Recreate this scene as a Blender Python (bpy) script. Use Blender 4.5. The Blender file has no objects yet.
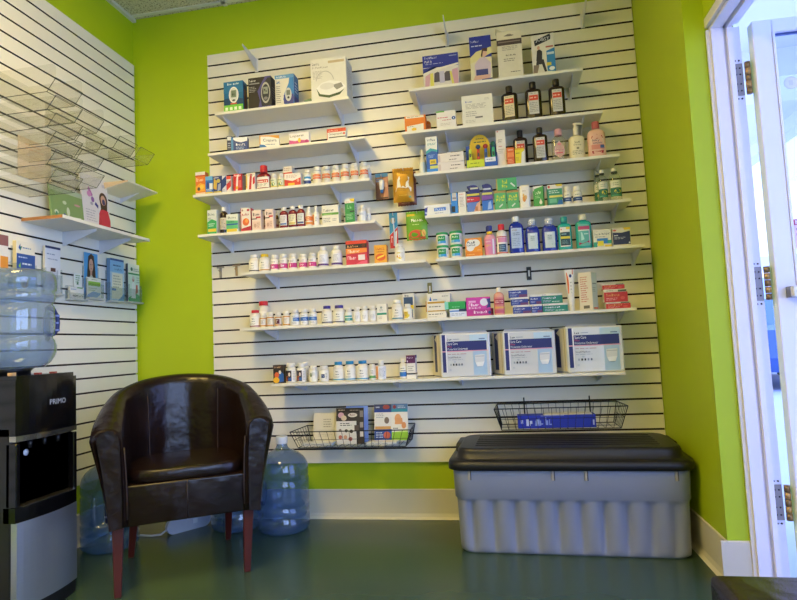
# Pharmacy waiting corner: slatwalls with stocked shelves, armchair, water cooler, storage trunk.
import bpy, bmesh, math, random
from mathutils import Vector, Matrix
random.seed(7)
PI = math.pi
SC = bpy.context.scene
COL = SC.collection

# ---------------------------------------------------------------- materials
def lin(h):
    h = h.lstrip('#')
    o = []
    for i in (0, 2, 4):
        c = int(h[i:i+2], 16) / 255
        o.append(c / 12.92 if c <= .04045 else ((c + .055) / 1.055) ** 2.4)
    return (o[0], o[1], o[2], 1)

_M = {}
def M(hexc, rough=.5, metal=0., var=.05, scale=40., bump=0., spec=.5, coat=0.):
    """plain principled surface with a slight procedural tone variation"""
    k = (hexc, rough, metal, var, scale, bump, spec, coat)
    if k in _M: return _M[k]
    m = bpy.data.materials.new('surface_' + hexc.lstrip('#')); m.use_nodes = True
    nt = m.node_tree; b = nt.nodes['Principled BSDF']
    c = lin(hexc)
    b.inputs['Roughness'].default_value = rough
    b.inputs['Metallic'].default_value = metal
    b.inputs['Specular IOR Level'].default_value = spec
    b.inputs['Coat Weight'].default_value = coat
    tc = nt.nodes.new('ShaderNodeTexCoord')
    n = nt.nodes.new('ShaderNodeTexNoise'); n.inputs['Scale'].default_value = scale
    n.inputs['Detail'].default_value = 3
    nt.links.new(tc.outputs['Object'], n.inputs['Vector'])
    mx = nt.nodes.new('ShaderNodeMix'); mx.data_type = 'RGBA'
    mx.inputs['A'].default_value = tuple(x * (1 - var) for x in c[:3]) + (1,)
    mx.inputs['B'].default_value = tuple(min(1, x * (1 + var)) for x in c[:3]) + (1,)
    nt.links.new(n.outputs['Fac'], mx.inputs['Factor'])
    nt.links.new(mx.outputs['Result'], b.inputs['Base Color'])
    if bump:
        bp = nt.nodes.new('ShaderNodeBump'); bp.inputs['Strength'].default_value = bump
        bp.inputs['Distance'].default_value = .002
        nt.links.new(n.outputs['Fac'], bp.inputs['Height'])
        nt.links.new(bp.outputs['Normal'], b.inputs['Normal'])
    _M[k] = m
    return m

def clear(tint, haze=.1, blend=.3, rough=.06, hazecol='#c8d4dc', key=None):
    """thin clear plastic sheet: tinted transparency, a sheen and a little haze"""
    k = ('clear', tint, haze, blend, rough, hazecol)
    if k in _M: return _M[k]
    m = bpy.data.materials.new('clear_plastic_' + tint.lstrip('#')); m.use_nodes = True
    nt = m.node_tree; nt.nodes.clear()
    out = nt.nodes.new('ShaderNodeOutputMaterial')
    tr = nt.nodes.new('ShaderNodeBsdfTransparent'); tr.inputs['Color'].default_value = lin(tint)
    df = nt.nodes.new('ShaderNodeBsdfDiffuse'); df.inputs['Color'].default_value = lin(hazecol)
    gl = nt.nodes.new('ShaderNodeBsdfGlossy'); gl.inputs['Roughness'].default_value = rough
    nz = nt.nodes.new('ShaderNodeTexNoise'); nz.inputs['Scale'].default_value = 9
    mr = nt.nodes.new('ShaderNodeMapRange')
    mr.inputs['To Min'].default_value = haze * .7; mr.inputs['To Max'].default_value = haze * 1.3
    nt.links.new(nz.outputs['Fac'], mr.inputs['Value'])
    lw = nt.nodes.new('ShaderNodeLayerWeight'); lw.inputs['Blend'].default_value = .5
    pw = nt.nodes.new('ShaderNodeMath'); pw.operation = 'POWER'; pw.inputs[1].default_value = 3.5
    ma = nt.nodes.new('ShaderNodeMath'); ma.operation = 'MULTIPLY_ADD'; ma.inputs[1].default_value = blend * 2; ma.inputs[2].default_value = .02 + blend * .12
    nt.links.new(lw.outputs['Facing'], pw.inputs[0]); nt.links.new(pw.outputs[0], ma.inputs[0])
    m1 = nt.nodes.new('ShaderNodeMixShader'); m2 = nt.nodes.new('ShaderNodeMixShader')
    nt.links.new(mr.outputs['Result'], m1.inputs['Fac'])
    nt.links.new(tr.outputs[0], m1.inputs[1]); nt.links.new(df.outputs[0], m1.inputs[2])
    nt.links.new(ma.outputs[0], m2.inputs['Fac'])
    nt.links.new(m1.outputs[0], m2.inputs[1]); nt.links.new(gl.outputs[0], m2.inputs[2])
    nt.links.new(m2.outputs[0], out.inputs['Surface'])
    _M[k] = m
    return m

def emit(hexc, s):
    k = ('emit', hexc, s)
    if k in _M: return _M[k]
    m = bpy.data.materials.new('lamp_glow'); m.use_nodes = True
    b = m.node_tree.nodes['Principled BSDF']
    b.inputs['Base Color'].default_value = lin(hexc)
    b.inputs['Emission Color'].default_value = lin(hexc)
    b.inputs['Emission Strength'].default_value = s
    _M[k] = m
    return m

# ---------------------------------------------------------------- mesh builder
def spow(c, e): return math.copysign(abs(c) ** e, c)

class MB:
    def __init__(s):
        s.v = []; s.f = []; s.mi = []; s.sm = []; s.mats = []
    def mid(s, m):
        if isinstance(m, str): m = M(m)
        if m not in s.mats: s.mats.append(m)
        return s.mats.index(m)
    def face(s, pts, m, smooth=False):
        i0 = len(s.v); s.v.extend(tuple(p) for p in pts)
        s.f.append(tuple(range(i0, i0 + len(pts)))); s.mi.append(s.mid(m)); s.sm.append(smooth)
    def add(s, verts, faces, m, smooth=False, mats=None):
        i0 = len(s.v); s.v.extend(tuple(p) for p in verts)
        k = s.mid(m) if mats is None else None
        for j, f in enumerate(faces):
            s.f.append(tuple(i + i0 for i in f))
            s.mi.append(k if mats is None else s.mid(mats[j])); s.sm.append(smooth)
    def bm(s, b, m, smooth=False):
        b.verts.index_update()
        s.add([v.co[:] for v in b.verts], [[v.index for v in f.verts] for f in b.faces], m, smooth)
        b.free()
    def hexa(s, c8, m, bev=0., seg=1, smooth=False):
        """8 corners: bottom 4 (ccw from above) then top 4"""
        b = bmesh.new(); vs = [b.verts.new(p) for p in c8]
        for f in ((3, 2, 1, 0), (4, 5, 6, 7), (0, 1, 5, 4), (1, 2, 6, 5), (2, 3, 7, 6), (3, 0, 4, 7)):
            b.faces.new([vs[i] for i in f])
        if bev > 0:
            bmesh.ops.bevel(b, geom=list(b.edges), offset=bev, segments=seg, profile=.5, affect='EDGES')
        s.bm(b, m, smooth)
    def box(s, x0, x1, y0, y1, z0, z1, m, bev=0., seg=1, smooth=False):
        s.hexa([(x0, y0, z0), (x1, y0, z0), (x1, y1, z0), (x0, y1, z0), (x0, y0, z1), (x1, y0, z1), (x1, y1, z1), (x0, y1, z1)], m, bev, seg, smooth)
    def lathe(s, prof, m, seg=24, a=1., b=1., n=2., cx=0., cy=0., smooth=True, disp=None, mats=None):
        """prof = [(r, z)] bottom to top, closed by end caps"""
        V = []; F = []; FM = []
        for i, (r, z) in enumerate(prof):
            for k in range(seg):
                t = 2 * PI * k / seg
                rr = r if disp is None else disp(r, z, t)
                V.append((cx + a * rr * spow(math.cos(t), 2 / n), cy + b * rr * spow(math.sin(t), 2 / n), z))
        for i in range(len(prof) - 1):
            for k in range(seg):
                k2 = (k + 1) % seg
                F.append((i * seg + k, i * seg + k2, (i + 1) * seg + k2, (i + 1) * seg + k))
                FM.append(mats[i] if mats else m)
        F.append(tuple(reversed(range(seg)))); FM.append(FM[0])
        F.append(tuple(range((len(prof) - 1) * seg, len(prof) * seg))); FM.append(FM[-2])
        s.add(V, F, m, smooth, FM)
        s.sm[-1] = False; s.sm[-2] = False
    def tube(s, path, r, m, seg=8, closed=False, smooth=True):
        pts = [Vector(p) for p in path]; n = len(pts); V = []; F = []
        for i, p in enumerate(pts):
            a = pts[i - 1] if (i > 0 or closed) else pts[i]
            b = pts[(i + 1) % n] if (i < n - 1 or closed) else pts[i]
            d = (b - a).normalized()
            u = d.orthogonal().normalized() if abs(d.z) > .9 else d.cross(Vector((0, 0, 1))).normalized()
            if abs(d.z) > .9: u = (Vector((1, 0, 0)) - d * d.x).normalized()
            w = d.cross(u)
            rr = r[i] if isinstance(r, (list, tuple)) else r
            for k in range(seg):
                t = 2 * PI * k / seg
                V.append(p + u * (rr * math.cos(t)) + w * (rr * math.sin(t)))
        for i in range(n if closed else n - 1):
            j = (i + 1) % n
            for k in range(seg):
                k2 = (k + 1) % seg
                F.append((i * seg + k, i * seg + k2, j * seg + k2, j * seg + k))
        if not closed:
            F.append(tuple(reversed(range(seg)))); F.append(tuple(range((n - 1) * seg, n * seg)))
        s.add(V, F, m, smooth)
    def prism(s, poly, axis, a, b, m, smooth=False):
        """poly in the two other axes, extruded along axis from a to b"""
        def P(q, t):
            if axis == 'x': return (t, q[0], q[1])
            if axis == 'y': return (q[0], t, q[1])
            return (q[0], q[1], t)
        n = len(poly)
        V = [P(q, a) for q in poly] + [P(q, b) for q in poly]
        F = [tuple(range(n)), tuple(reversed(range(n, 2 * n)))]
        F += [(i, i + n, (i + 1) % n + n, (i + 1) % n) for i in range(n)]
        s.add(V, F, m, smooth)
    def grid(s, fn, nu, nv, m, smooth=True, flip=False, closed_u=False):
        V = [fn(i / (nu if closed_u else nu - 1) if nu > 1 else 0, j / (nv - 1)) for j in range(nv) for i in range(nu)]
        F = []
        for j in range(nv - 1):
            for i in range(nu if closed_u else nu - 1):
                i2 = (i + 1) % nu
                q = (j * nu + i, j * nu + i2, (j + 1) * nu + i2, (j + 1) * nu + i)
                F.append(tuple(reversed(q)) if flip else q)
        s.add(V, F, m, smooth)
    def draw(s, fn, art, du=9., dv=9.):
        """print artwork: fn(u, v, lift) -> point; each element lies a hair above the last"""
        for i, a in enumerate(art):
            l = .00035 + .00022 * i
            k = a[0]
            if k == 'r':
                _, x0, y0, x1, y1, c = a[:6]
                nu = max(1, math.ceil(abs(x1 - x0) / du)); nv = max(1, math.ceil(abs(y1 - y0) / dv))
                s.grid(lambda u, v: fn(x0 + (x1 - x0) * u, y0 + (y1 - y0) * v, l), nu + 1, nv + 1, M(c) if isinstance(c, str) else c, smooth=False)
            elif k == 'e':
                _, cx, cy, rx, ry, c = a
                s.face([fn(cx + rx * math.cos(2 * PI * q / 20), cy + ry * math.sin(2 * PI * q / 20), l) for q in range(20)], M(c))
            elif k == 'p':
                s.face([fn(p[0], p[1], l) for p in a[1]], M(a[2]))
            elif k == 'l':
                _, x0, y0, x1, y1, n, c = a
                step = (y1 - y0) / n
                rnd = random.Random(n * 31 + int(x0 * 97) + int(y1 * 53))
                for q in range(n):
                    ya = y0 + step * (q + .28); yb = ya + step * .42
                    x = x0; end = x0 + (x1 - x0) * rnd.uniform(.7, 1)
                    while x < end - .01:
                        w = min((x1 - x0) * rnd.uniform(.1, .3), end - x)
                        s.face([fn(x, ya, l), fn(x + w, ya, l), fn(x + w, yb, l), fn(x, yb, l)], M(c))
                        x += w + (x1 - x0) * .05
            elif k == 't':
                _, x0, y0, x1, y1, t, c = a
                if t not in READABLE:      # lettering too small to read in the photograph: bare strokes
                    rnd = random.Random(len(t) * 7 + ord(t[0])); n = len(t); st = (x1 - x0) / n
                    for q, ch in enumerate(t):
                        if ch == ' ': continue
                        xa = x0 + st * q; hi = y1 if q == 0 or rnd.random() < .25 else y0 + (y1 - y0) * .72
                        for xs, xe, ya, yb in ((xa, xa + st * .22, y0, hi), (xa + st * .22, xa + st * .72, y0 + (hi - y0) * rnd.choice((0, .4, .8)), y0 + (hi - y0) * rnd.choice((.2, .6, 1)))):
                            ya, yb = min(ya, yb), max(ya, yb)
                            if yb - ya < 1e-5: yb = ya + (y1 - y0) * .2
                            s.face([fn(xs, ya, l), fn(xe, ya, l), fn(xe, yb, l), fn(xs, yb, l)], M(c))
                    continue
                V, F = glyphs(t)
                s.add([fn(x0 + (x1 - x0) * p[0], y0 + (y1 - y0) * p[1], l) for p in V], F, M(c))
    def build(s, name, parent=None, loc=None, rot=None):
        me = bpy.data.meshes.new(name)
        me.from_pydata(s.v, [], s.f)
        for m in s.mats: me.materials.append(m)
        me.polygons.foreach_set('material_index', s.mi)
        me.polygons.foreach_set('use_smooth', s.sm)
        me.update()
        o = bpy.data.objects.new(name, me); COL.objects.link(o)
        if parent is not None: o.parent = parent
        if loc is not None: o.location = loc
        if rot is not None: o.rotation_euler = (0, 0, rot)
        return o

READABLE = {'PRIMO', 'Sure Care', 'Plus', 'Protective Underwear', 'Small/Medium', 'JOBST', 'Baby', 'Lotion', 'baby oil', 'Omeprazole', 'Crepyra', 'Loperal', 'SPRAY', 'Pull It', 'Soft', 'Soap', 'TO'}
_G = {}
def glyphs(t):
    """outline of a line of lettering, fitted to the unit square"""
    if t in _G: return _G[t]
    cu = bpy.data.curves.new('lettering', 'FONT'); cu.body = t; cu.resolution_u = 2
    o = bpy.data.objects.new('lettering', cu); COL.objects.link(o)
    dg = bpy.context.evaluated_depsgraph_get(); dg.update()
    me = o.evaluated_get(dg).to_mesh()
    V = [v.co.copy() for v in me.vertices]; F = [tuple(p.vertices) for p in me.polygons]
    o.evaluated_get(dg).to_mesh_clear()
    bpy.data.objects.remove(o); bpy.data.curves.remove(cu)
    x0 = min(v.x for v in V); x1 = max(v.x for v in V); y0 = min(v.y for v in V); y1 = max(v.y for v in V)
    _G[t] = ([((v.x - x0) / (x1 - x0), (v.y - y0) / (y1 - y0)) for v in V], F)
    return _G[t]

def tag(o, label, cat, group=None, kind=None):
    o['label'] = label
    if cat: o['category'] = cat
    if group: o['group'] = group
    if kind: o['kind'] = kind
    return o
def empty(name, loc, rz=0., label=None, cat=None, group=None):
    o = bpy.data.objects.new(name, None); COL.objects.link(o)
    o.empty_display_size = .05
    o.location = loc; o.rotation_euler = (0, 0, rz)
    if label: tag(o, label, cat, group)
    return o
def structure(mb, name, label=None):
    o = mb.build(name); o['kind'] = 'structure'
    if label: o['label'] = label
    return o
# ---------------------------------------------------------------- the room
XL = -.489            # face of the left slatwall
XR = 2.44             # face of the right wall
XD = 2.517            # inner face of the door wall
XO = 2.638            # outer face of the door wall
YB = -7.6             # shop front behind the viewer
YE = -.757            # end of the right wall stub
ZC = 3.043            # ceiling
ZB = .30346           # lower edge of the slatwall
PITCH = .0762
ZTOP = ZB + 31.9 * PITCH
BH = .158             # baseboard height
def slot_z(k): return ZB + (31 - k) * PITCH

def paint(hexc, name):
    k = ('paint', hexc)
    if k in _M: return _M[k]
    m = M(hexc, .55, 0, .03, 6., .05).copy(); m.name = name
    _M[k] = m
    return m
GREEN = paint('#acc20a', 'lime_green_paint')
WHITE = M('#e9e4d6', .42, 0, .02, 8.)
MELA = M('#e6e1d3', .38, 0, .02, 12.)
MDF = M('#23120a', .9, 0, .15, 30.)
VINYL = M('#cfc9b8', .45, 0, .06, 5.)
FLOORM = M('#384c3e', .26, 0, .12, 2.5)

b = MB(); b.box(-.53, 3.0 - .36, YB - .12, .14, -.06, 0, FLOORM); structure(b, 'floor', 'dark green sheet vinyl floor')
# ceiling: speckled tiles
def ceiling_mat():
    m = bpy.data.materials.new('speckled_ceiling_tile'); m.use_nodes = True
    nt = m.node_tree; p = nt.nodes['Principled BSDF']; p.inputs['Roughness'].default_value = .9
    tc = nt.nodes.new('ShaderNodeTexCoord')
    n = nt.nodes.new('ShaderNodeTexNoise'); n.inputs['Scale'].default_value = 90; n.inputs['Detail'].default_value = 4
    r = nt.nodes.new('ShaderNodeValToRGB')
    r.color_ramp.elements[0].position = .36; r.color_ramp.elements[0].color = lin('#8a8468')
    r.color_ramp.elements[1].position = .5; r.color_ramp.elements[1].color = lin('#cfc8ac')
    nt.links.new(tc.outputs['Object'], n.inputs['Vector']); nt.links.new(n.outputs['Fac'], r.inputs['Fac'])
    nt.links.new(r.outputs['Color'], p.inputs['Base Color'])
    return m
b = MB(); b.box(-.53, XO, YB, .14, ZC, ZC + .04, ceiling_mat())
TB = M('#d8d5c6', .5)
for k in range(13):
    y = -.02 - .6096 * k
    b.box(-.51, XO, y - .012, y + .012, ZC - .006, ZC, TB)
for x in (.12, .73, 1.34, 1.95):
    b.box(x - .012, x + .012, YB, .018, ZC - .006, ZC, TB)
b.box(-.51, -.485, YB, .018, ZC - .02, ZC, TB)
structure(b, 'ceiling', 'speckled suspended ceiling tiles in a white grid')

b = MB(); b.box(-.53, XO, .019, .14, 0, ZC, GREEN); structure(b, 'wall_back', 'lime green back wall')
b = MB(); b.box(-.62, -.508, YB, .14, 0, ZC, GREEN); structure(b, 'wall_left', 'lime green left wall behind the slatwall')
b = MB(); b.box(XR, XO - .018, YE, .018, 0, ZC, GREEN); structure(b, 'wall_right', 'lime green wall stub at the right with a bright end face')
# door wall with its opening, and the shop front behind the viewer with two windows
DY0, DY1, DZ = -.757, -1.76, 2.165
WZ0, WZ1 = .45, 2.35
b = MB()
b.box(XD, XO, DY1 - .002, DY0, DZ, ZC, GREEN)
b.box(XD, XO, -2.1, DY1 - .002, 0, ZC, GREEN); b.box(XD, XO, YB, -4.9, 0, ZC, GREEN)
b.box(XD, XO, -4.9, -2.1, 0, WZ0, GREEN); b.box(XD, XO, -4.9, -2.1, WZ1, ZC, GREEN)
structure(b, 'wall_door_side', 'lime green wall around the shop door')
b = MB(); b.box(-.53, XO, YB - .12, YB, 0, ZC, GREEN); structure(b, 'wall_front', 'lime green wall behind the viewer')
b = MB()
for y in (-4.9, -3.53, -2.16): b.box(XD + .02, XO - .02, y, y + .06, WZ0, WZ1, WHITE)
b.box(XD + .02, XO - .02, -4.9, -2.1, WZ0, WZ0 + .06, WHITE); b.box(XD + .02, XO - .02, -4.9, -2.1, WZ1 - .06, WZ1, WHITE)
b.box(XO - .05, XO - .046, -4.9, -2.1, WZ0 + .06, WZ1 - .06, clear('#fbfcff', .004, .04, .02))
structure(b, 'window_1', 'white framed shop window beside the door')

# baseboards with a small cove at the floor
def cove(b, p0, p1, nrm, h=BH):
    t = .006; x0, y0 = p0; x1, y1 = p1; nx, ny = nrm
    prof = [(0, h), (t, h - .004), (t, .03), (t + .006, .012), (t + .018, .001), (0, .001)]
    V = []
    for (px, py) in ((x0, y0), (x1, y1)):
        for d, z in prof: V.append((px + nx * d, py + ny * d, z))
    n = len(prof)
    F = [tuple(range(n)), tuple(reversed(range(n, 2 * n)))] + [(i, (i + 1) % n, (i + 1) % n + n, i + n) for i in range(n)]
    b.add(V, F, VINYL)
b = MB(); cove(b, (-.507, .018), (XR, .018), (0, -1)); structure(b, 'baseboard_back', 'cream vinyl baseboard of the back wall')
b = MB(); cove(b, (-.507, YB), (-.507, .018), (1, 0)); structure(b, 'baseboard_left', 'cream vinyl baseboard of the left wall')
b = MB(); cove(b, (XR, .018), (XR, YE - .0055), (-1, 0)); cove(b, (XR - .0245, YE - .0004), (XD, YE - .0004), (0, -1)); structure(b, 'baseboard_right', 'cream vinyl baseboard round the right wall stub')

# slatwalls: one extruded profile with dark T grooves
def slat_profile():
    q = [(.018, ZB), (0, ZB)]                # (depth behind the face, z)
    g = .0092
    for k in range(30, -1, -1):
        z = slot_z(k)
        q += [(0, z - g / 2), (.012, z - g / 2), (.012, z + g / 2), (0, z + g / 2)]
    q += [(0, ZTOP), (.018, ZTOP)]
    return q
def slatwall(name, label, to_pt, a, c):
    prof = slat_profile(); mb = MB(); n = len(prof)
    for i in range(n - 1):
        p, q = prof[i], prof[i + 1]
        inner = p[0] > .001 and q[0] > .001 and 1 < i < n - 3 or (1 < i < n - 3 and p[0] != q[0])
        mb.face([to_pt(p, a), to_pt(p, c), to_pt(q, c), to_pt(q, a)], MDF if inner else MELA)
    mb.face([to_pt(prof[-1], a), to_pt(prof[-1], c), to_pt(prof[0], c), to_pt(prof[0], a)], MELA)
    for t in (a, c):
        for i in range(2, n - 3, 4):    # end face slats
            z0 = prof[1][1] if i == 2 else prof[i - 1][1]
            mb.face([to_pt((0, z0), t), to_pt((.018, z0), t), to_pt((.018, prof[i][1]), t), to_pt((0, prof[i][1]), t)], MELA)
            mb.face([to_pt((.010, prof[i][1]), t), to_pt((.018, prof[i][1]), t), to_pt((.018, prof[i + 3][1]), t), to_pt((.010, prof[i + 3][1]), t)], MELA)
        mb.face([to_pt((0, prof[n - 3][1]), t), to_pt((.018, prof[n - 3][1]), t), to_pt((.018, ZTOP), t), to_pt((0, ZTOP), t)], MELA)
    return tag(mb.build(name), label, 'slatwall panel', 'slatwall panels')
slatwall('slatwall_panel', 'large white grooved slatwall panel on the back wall carrying the stocked shelves', lambda p, t: (t, p[0], p[1]), 0., 2.436)
slatwall('slatwall_panel', 'white grooved slatwall panel on the left wall behind the water cooler', lambda p, t: (XL - p[0], t, p[1]), -3.6, -.001)

# ---------------------------------------------------------------- door frame and door
DW = M('#e4e2ee', .4, 0, .02, 8.)
def frame_profile(b, mode):
    """stepped steel jamb: list of (x, set-back) runs"""
    runs = [(XD, .022, .0), (XD + .013, .0, 0), (XD + .055, .0, 0), (XD + .058, .012, 0), (XD + .083, .012, 0), (XD + .087, .03, 0), (XO - .001, .03, 0)]
    return runs
def jamb_poly(y, sgn):
    # plan polygon of the jamb, its rebated face turned to -y (sgn 1) or +y (sgn -1)
    e = lambda d: y - sgn * d
    return [(XD, e(-.0)), (XD, e(.010)), (XD + .013, e(.010)), (XD + .013, e(.022)), (XD + .056, e(.022)), (XD + .060, e(.012)), (XD + .066, e(.012)), (XD + .068, e(.030)),
            (XD + .086, e(.030)), (XD + .086, e(.006)), (XO, e(.006)), (XO, e(-.0))]
b = MB()
b.prism(jamb_poly(DY0 - .002, 1), 'z', 0.0005, 2.113, DW)
structure(b, 'trim_1', 'white steel hinge jamb of the shop door')
b = MB()
b.prism(jamb_poly(DY1 + .002, -1), 'z', 0.0005, 2.113, DW)
structure(b, 'trim_2', 'white steel latch jamb of the shop door')
b = MB()
hp = [(x, 2.135 - (DY0 - .002 - y)) for x, y in jamb_poly(DY0 - .002, 1)]
hp = [(x, min(DZ - .001, z + .0)) for x, z in hp]
b.prism([(x, (DZ - .002) if abs(z - 2.135) < 1e-6 else z) for x, z in hp], 'y', DY1, DY0, DW)
structure(b, 'trim_3', 'white steel head of the door frame')

# the door leaf stands open outwards
LEAF = empty('door_1', (XO + .031, -.800, 0), math.radians(1.0)); LEAF['kind'] = 'structure'; LEAF['label'] = 'white glazed shop door standing open outwards'
b = MB(); LW, LT, LH = .93, .044, 2.11
b.box(0, .068, 0, LT, .012, LH, DW, .003); b.box(LW - .068, LW, 0, LT, .012, LH, DW, .003)
b.box(.068, LW - .068, 0, LT, .012, .25, DW, .003); b.box(.068, LW - .068, 0, LT, LH - .052, LH, DW, .003)
for x in (.068, LW - .076): b.box(x, x + .008, -.004, LT + .004, .25, LH - .052, DW)
b.box(.076, LW - .076, LT / 2 - .006, LT / 2 + .006, LH - .0585, LH - .052, M('#3c4f8a', .4)); b.box(.068, LW - .068, -.004, LT + .004, .25, .258, DW)
b.build('door_frame', LEAF)
b = MB(); b.box(.076, LW - .076, LT / 2 - .003, LT / 2 + .003, .258, LH - .060, clear('#eef1f6', .03, .12, .02)); b.build('glass_pane', LEAF)
b = MB(); GM = M('#8d8d92', .35, .8)
b.box(.03, LW - .03, -.055, -.03, 1.045, 1.085, M('#d9d6d4', .35, .2), .004); b.box(.03, .055, -.032, 0, 1.045, 1.085, GM); b.box(LW - .055, LW - .03, -.032, 0, 1.045, 1.085, GM)
b.tube([(.047, -.056, 1.065), (.047, -.0552, 1.065)], .006, M('#333338', .4)); b.build('push_bar', LEAF)
b = MB()
fn = lambda u, v, l: (.085 + u * .16, LT / 2 - .0032 - l, 1.10 + v * .25)
b.draw(fn, [('r', .0, .50, 1, .95, '#f0c9d2'), ('r', 0, .86, 1, .95, '#c05468'), ('t', .05, .875, .9, .935, 'OPENINGS', '#f6e8ea'), ('l', .05, .52, .95, .84, 4, '#b98a98'),
            ('r', .12, .02, 1, .44, '#5a6068'), ('r', .17, .07, .97, .39, '#e4e8ee'), ('t', .24, .2, .6, .34, 'TO', '#2a2e38'), ('l', .24, .08, .9, .18, 2, '#5a6068')])
b.build('sign', LEAF)
b = MB()
fn = lambda u, v, l: (.10 + u * .05, LT / 2 - .0032 - l, 1.835 + v * .05)
b.draw(fn, [('e', .5, .5, .5, .5, '#cfcde0'), ('e', .5, .5, .42, .42, '#d9d8e8'), ('r', .35, .3, .65, .7, '#cdcbe0')]); b.build('sticker', LEAF)
STEEL = M('#8f8680', .45, .5, .1, 60.)
for z in (1.90, 1.105, .30):
    b = MB(); w = XD + .087
    y = DY0 - .002 - .0065
    b.box(w + .003, XO - .001, y - .002, y, z - .064, z + .064, STEEL, .001)
    for dx in (.008, .022):
        for dz in (-.045, -.018, .02, .045): b.tube([(w + dx, y - .0021, z + dz), (w + dx, y - .0032, z + dz)], .0032, M('#3a3634', .4, .6), 8)
    for dz in (-.076, .076):
        for dx in (.008, .022): b.tube([(w + dx, y + .0004, z + dz), (w + dx, y - .002, z + dz)], .0035, M('#4a4644', .4, .6), 8)
    for q in range(5):
        z0 = z - .064 + q * .0256
        b.tube([(XO + .013, y - .008, z0 + .001), (XO + .013, y - .008, z0 + .0246)], .0105, M('#b8935a', .4, .6) if q % 2 else M('#8a7048', .4, .6), 12)
    o = b.build('hinge'); o['kind'] = 'structure'; o['label'] = {1.90: 'upper', 1.105: 'middle', .30: 'lower'}[z] + ' steel hinge on the door jamb'
    o.parent = LEAF; o.matrix_parent_inverse = (Matrix.Translation(LEAF.location) @ Matrix.Rotation(math.radians(1.0), 4, 'Z')).inverted()
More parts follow.
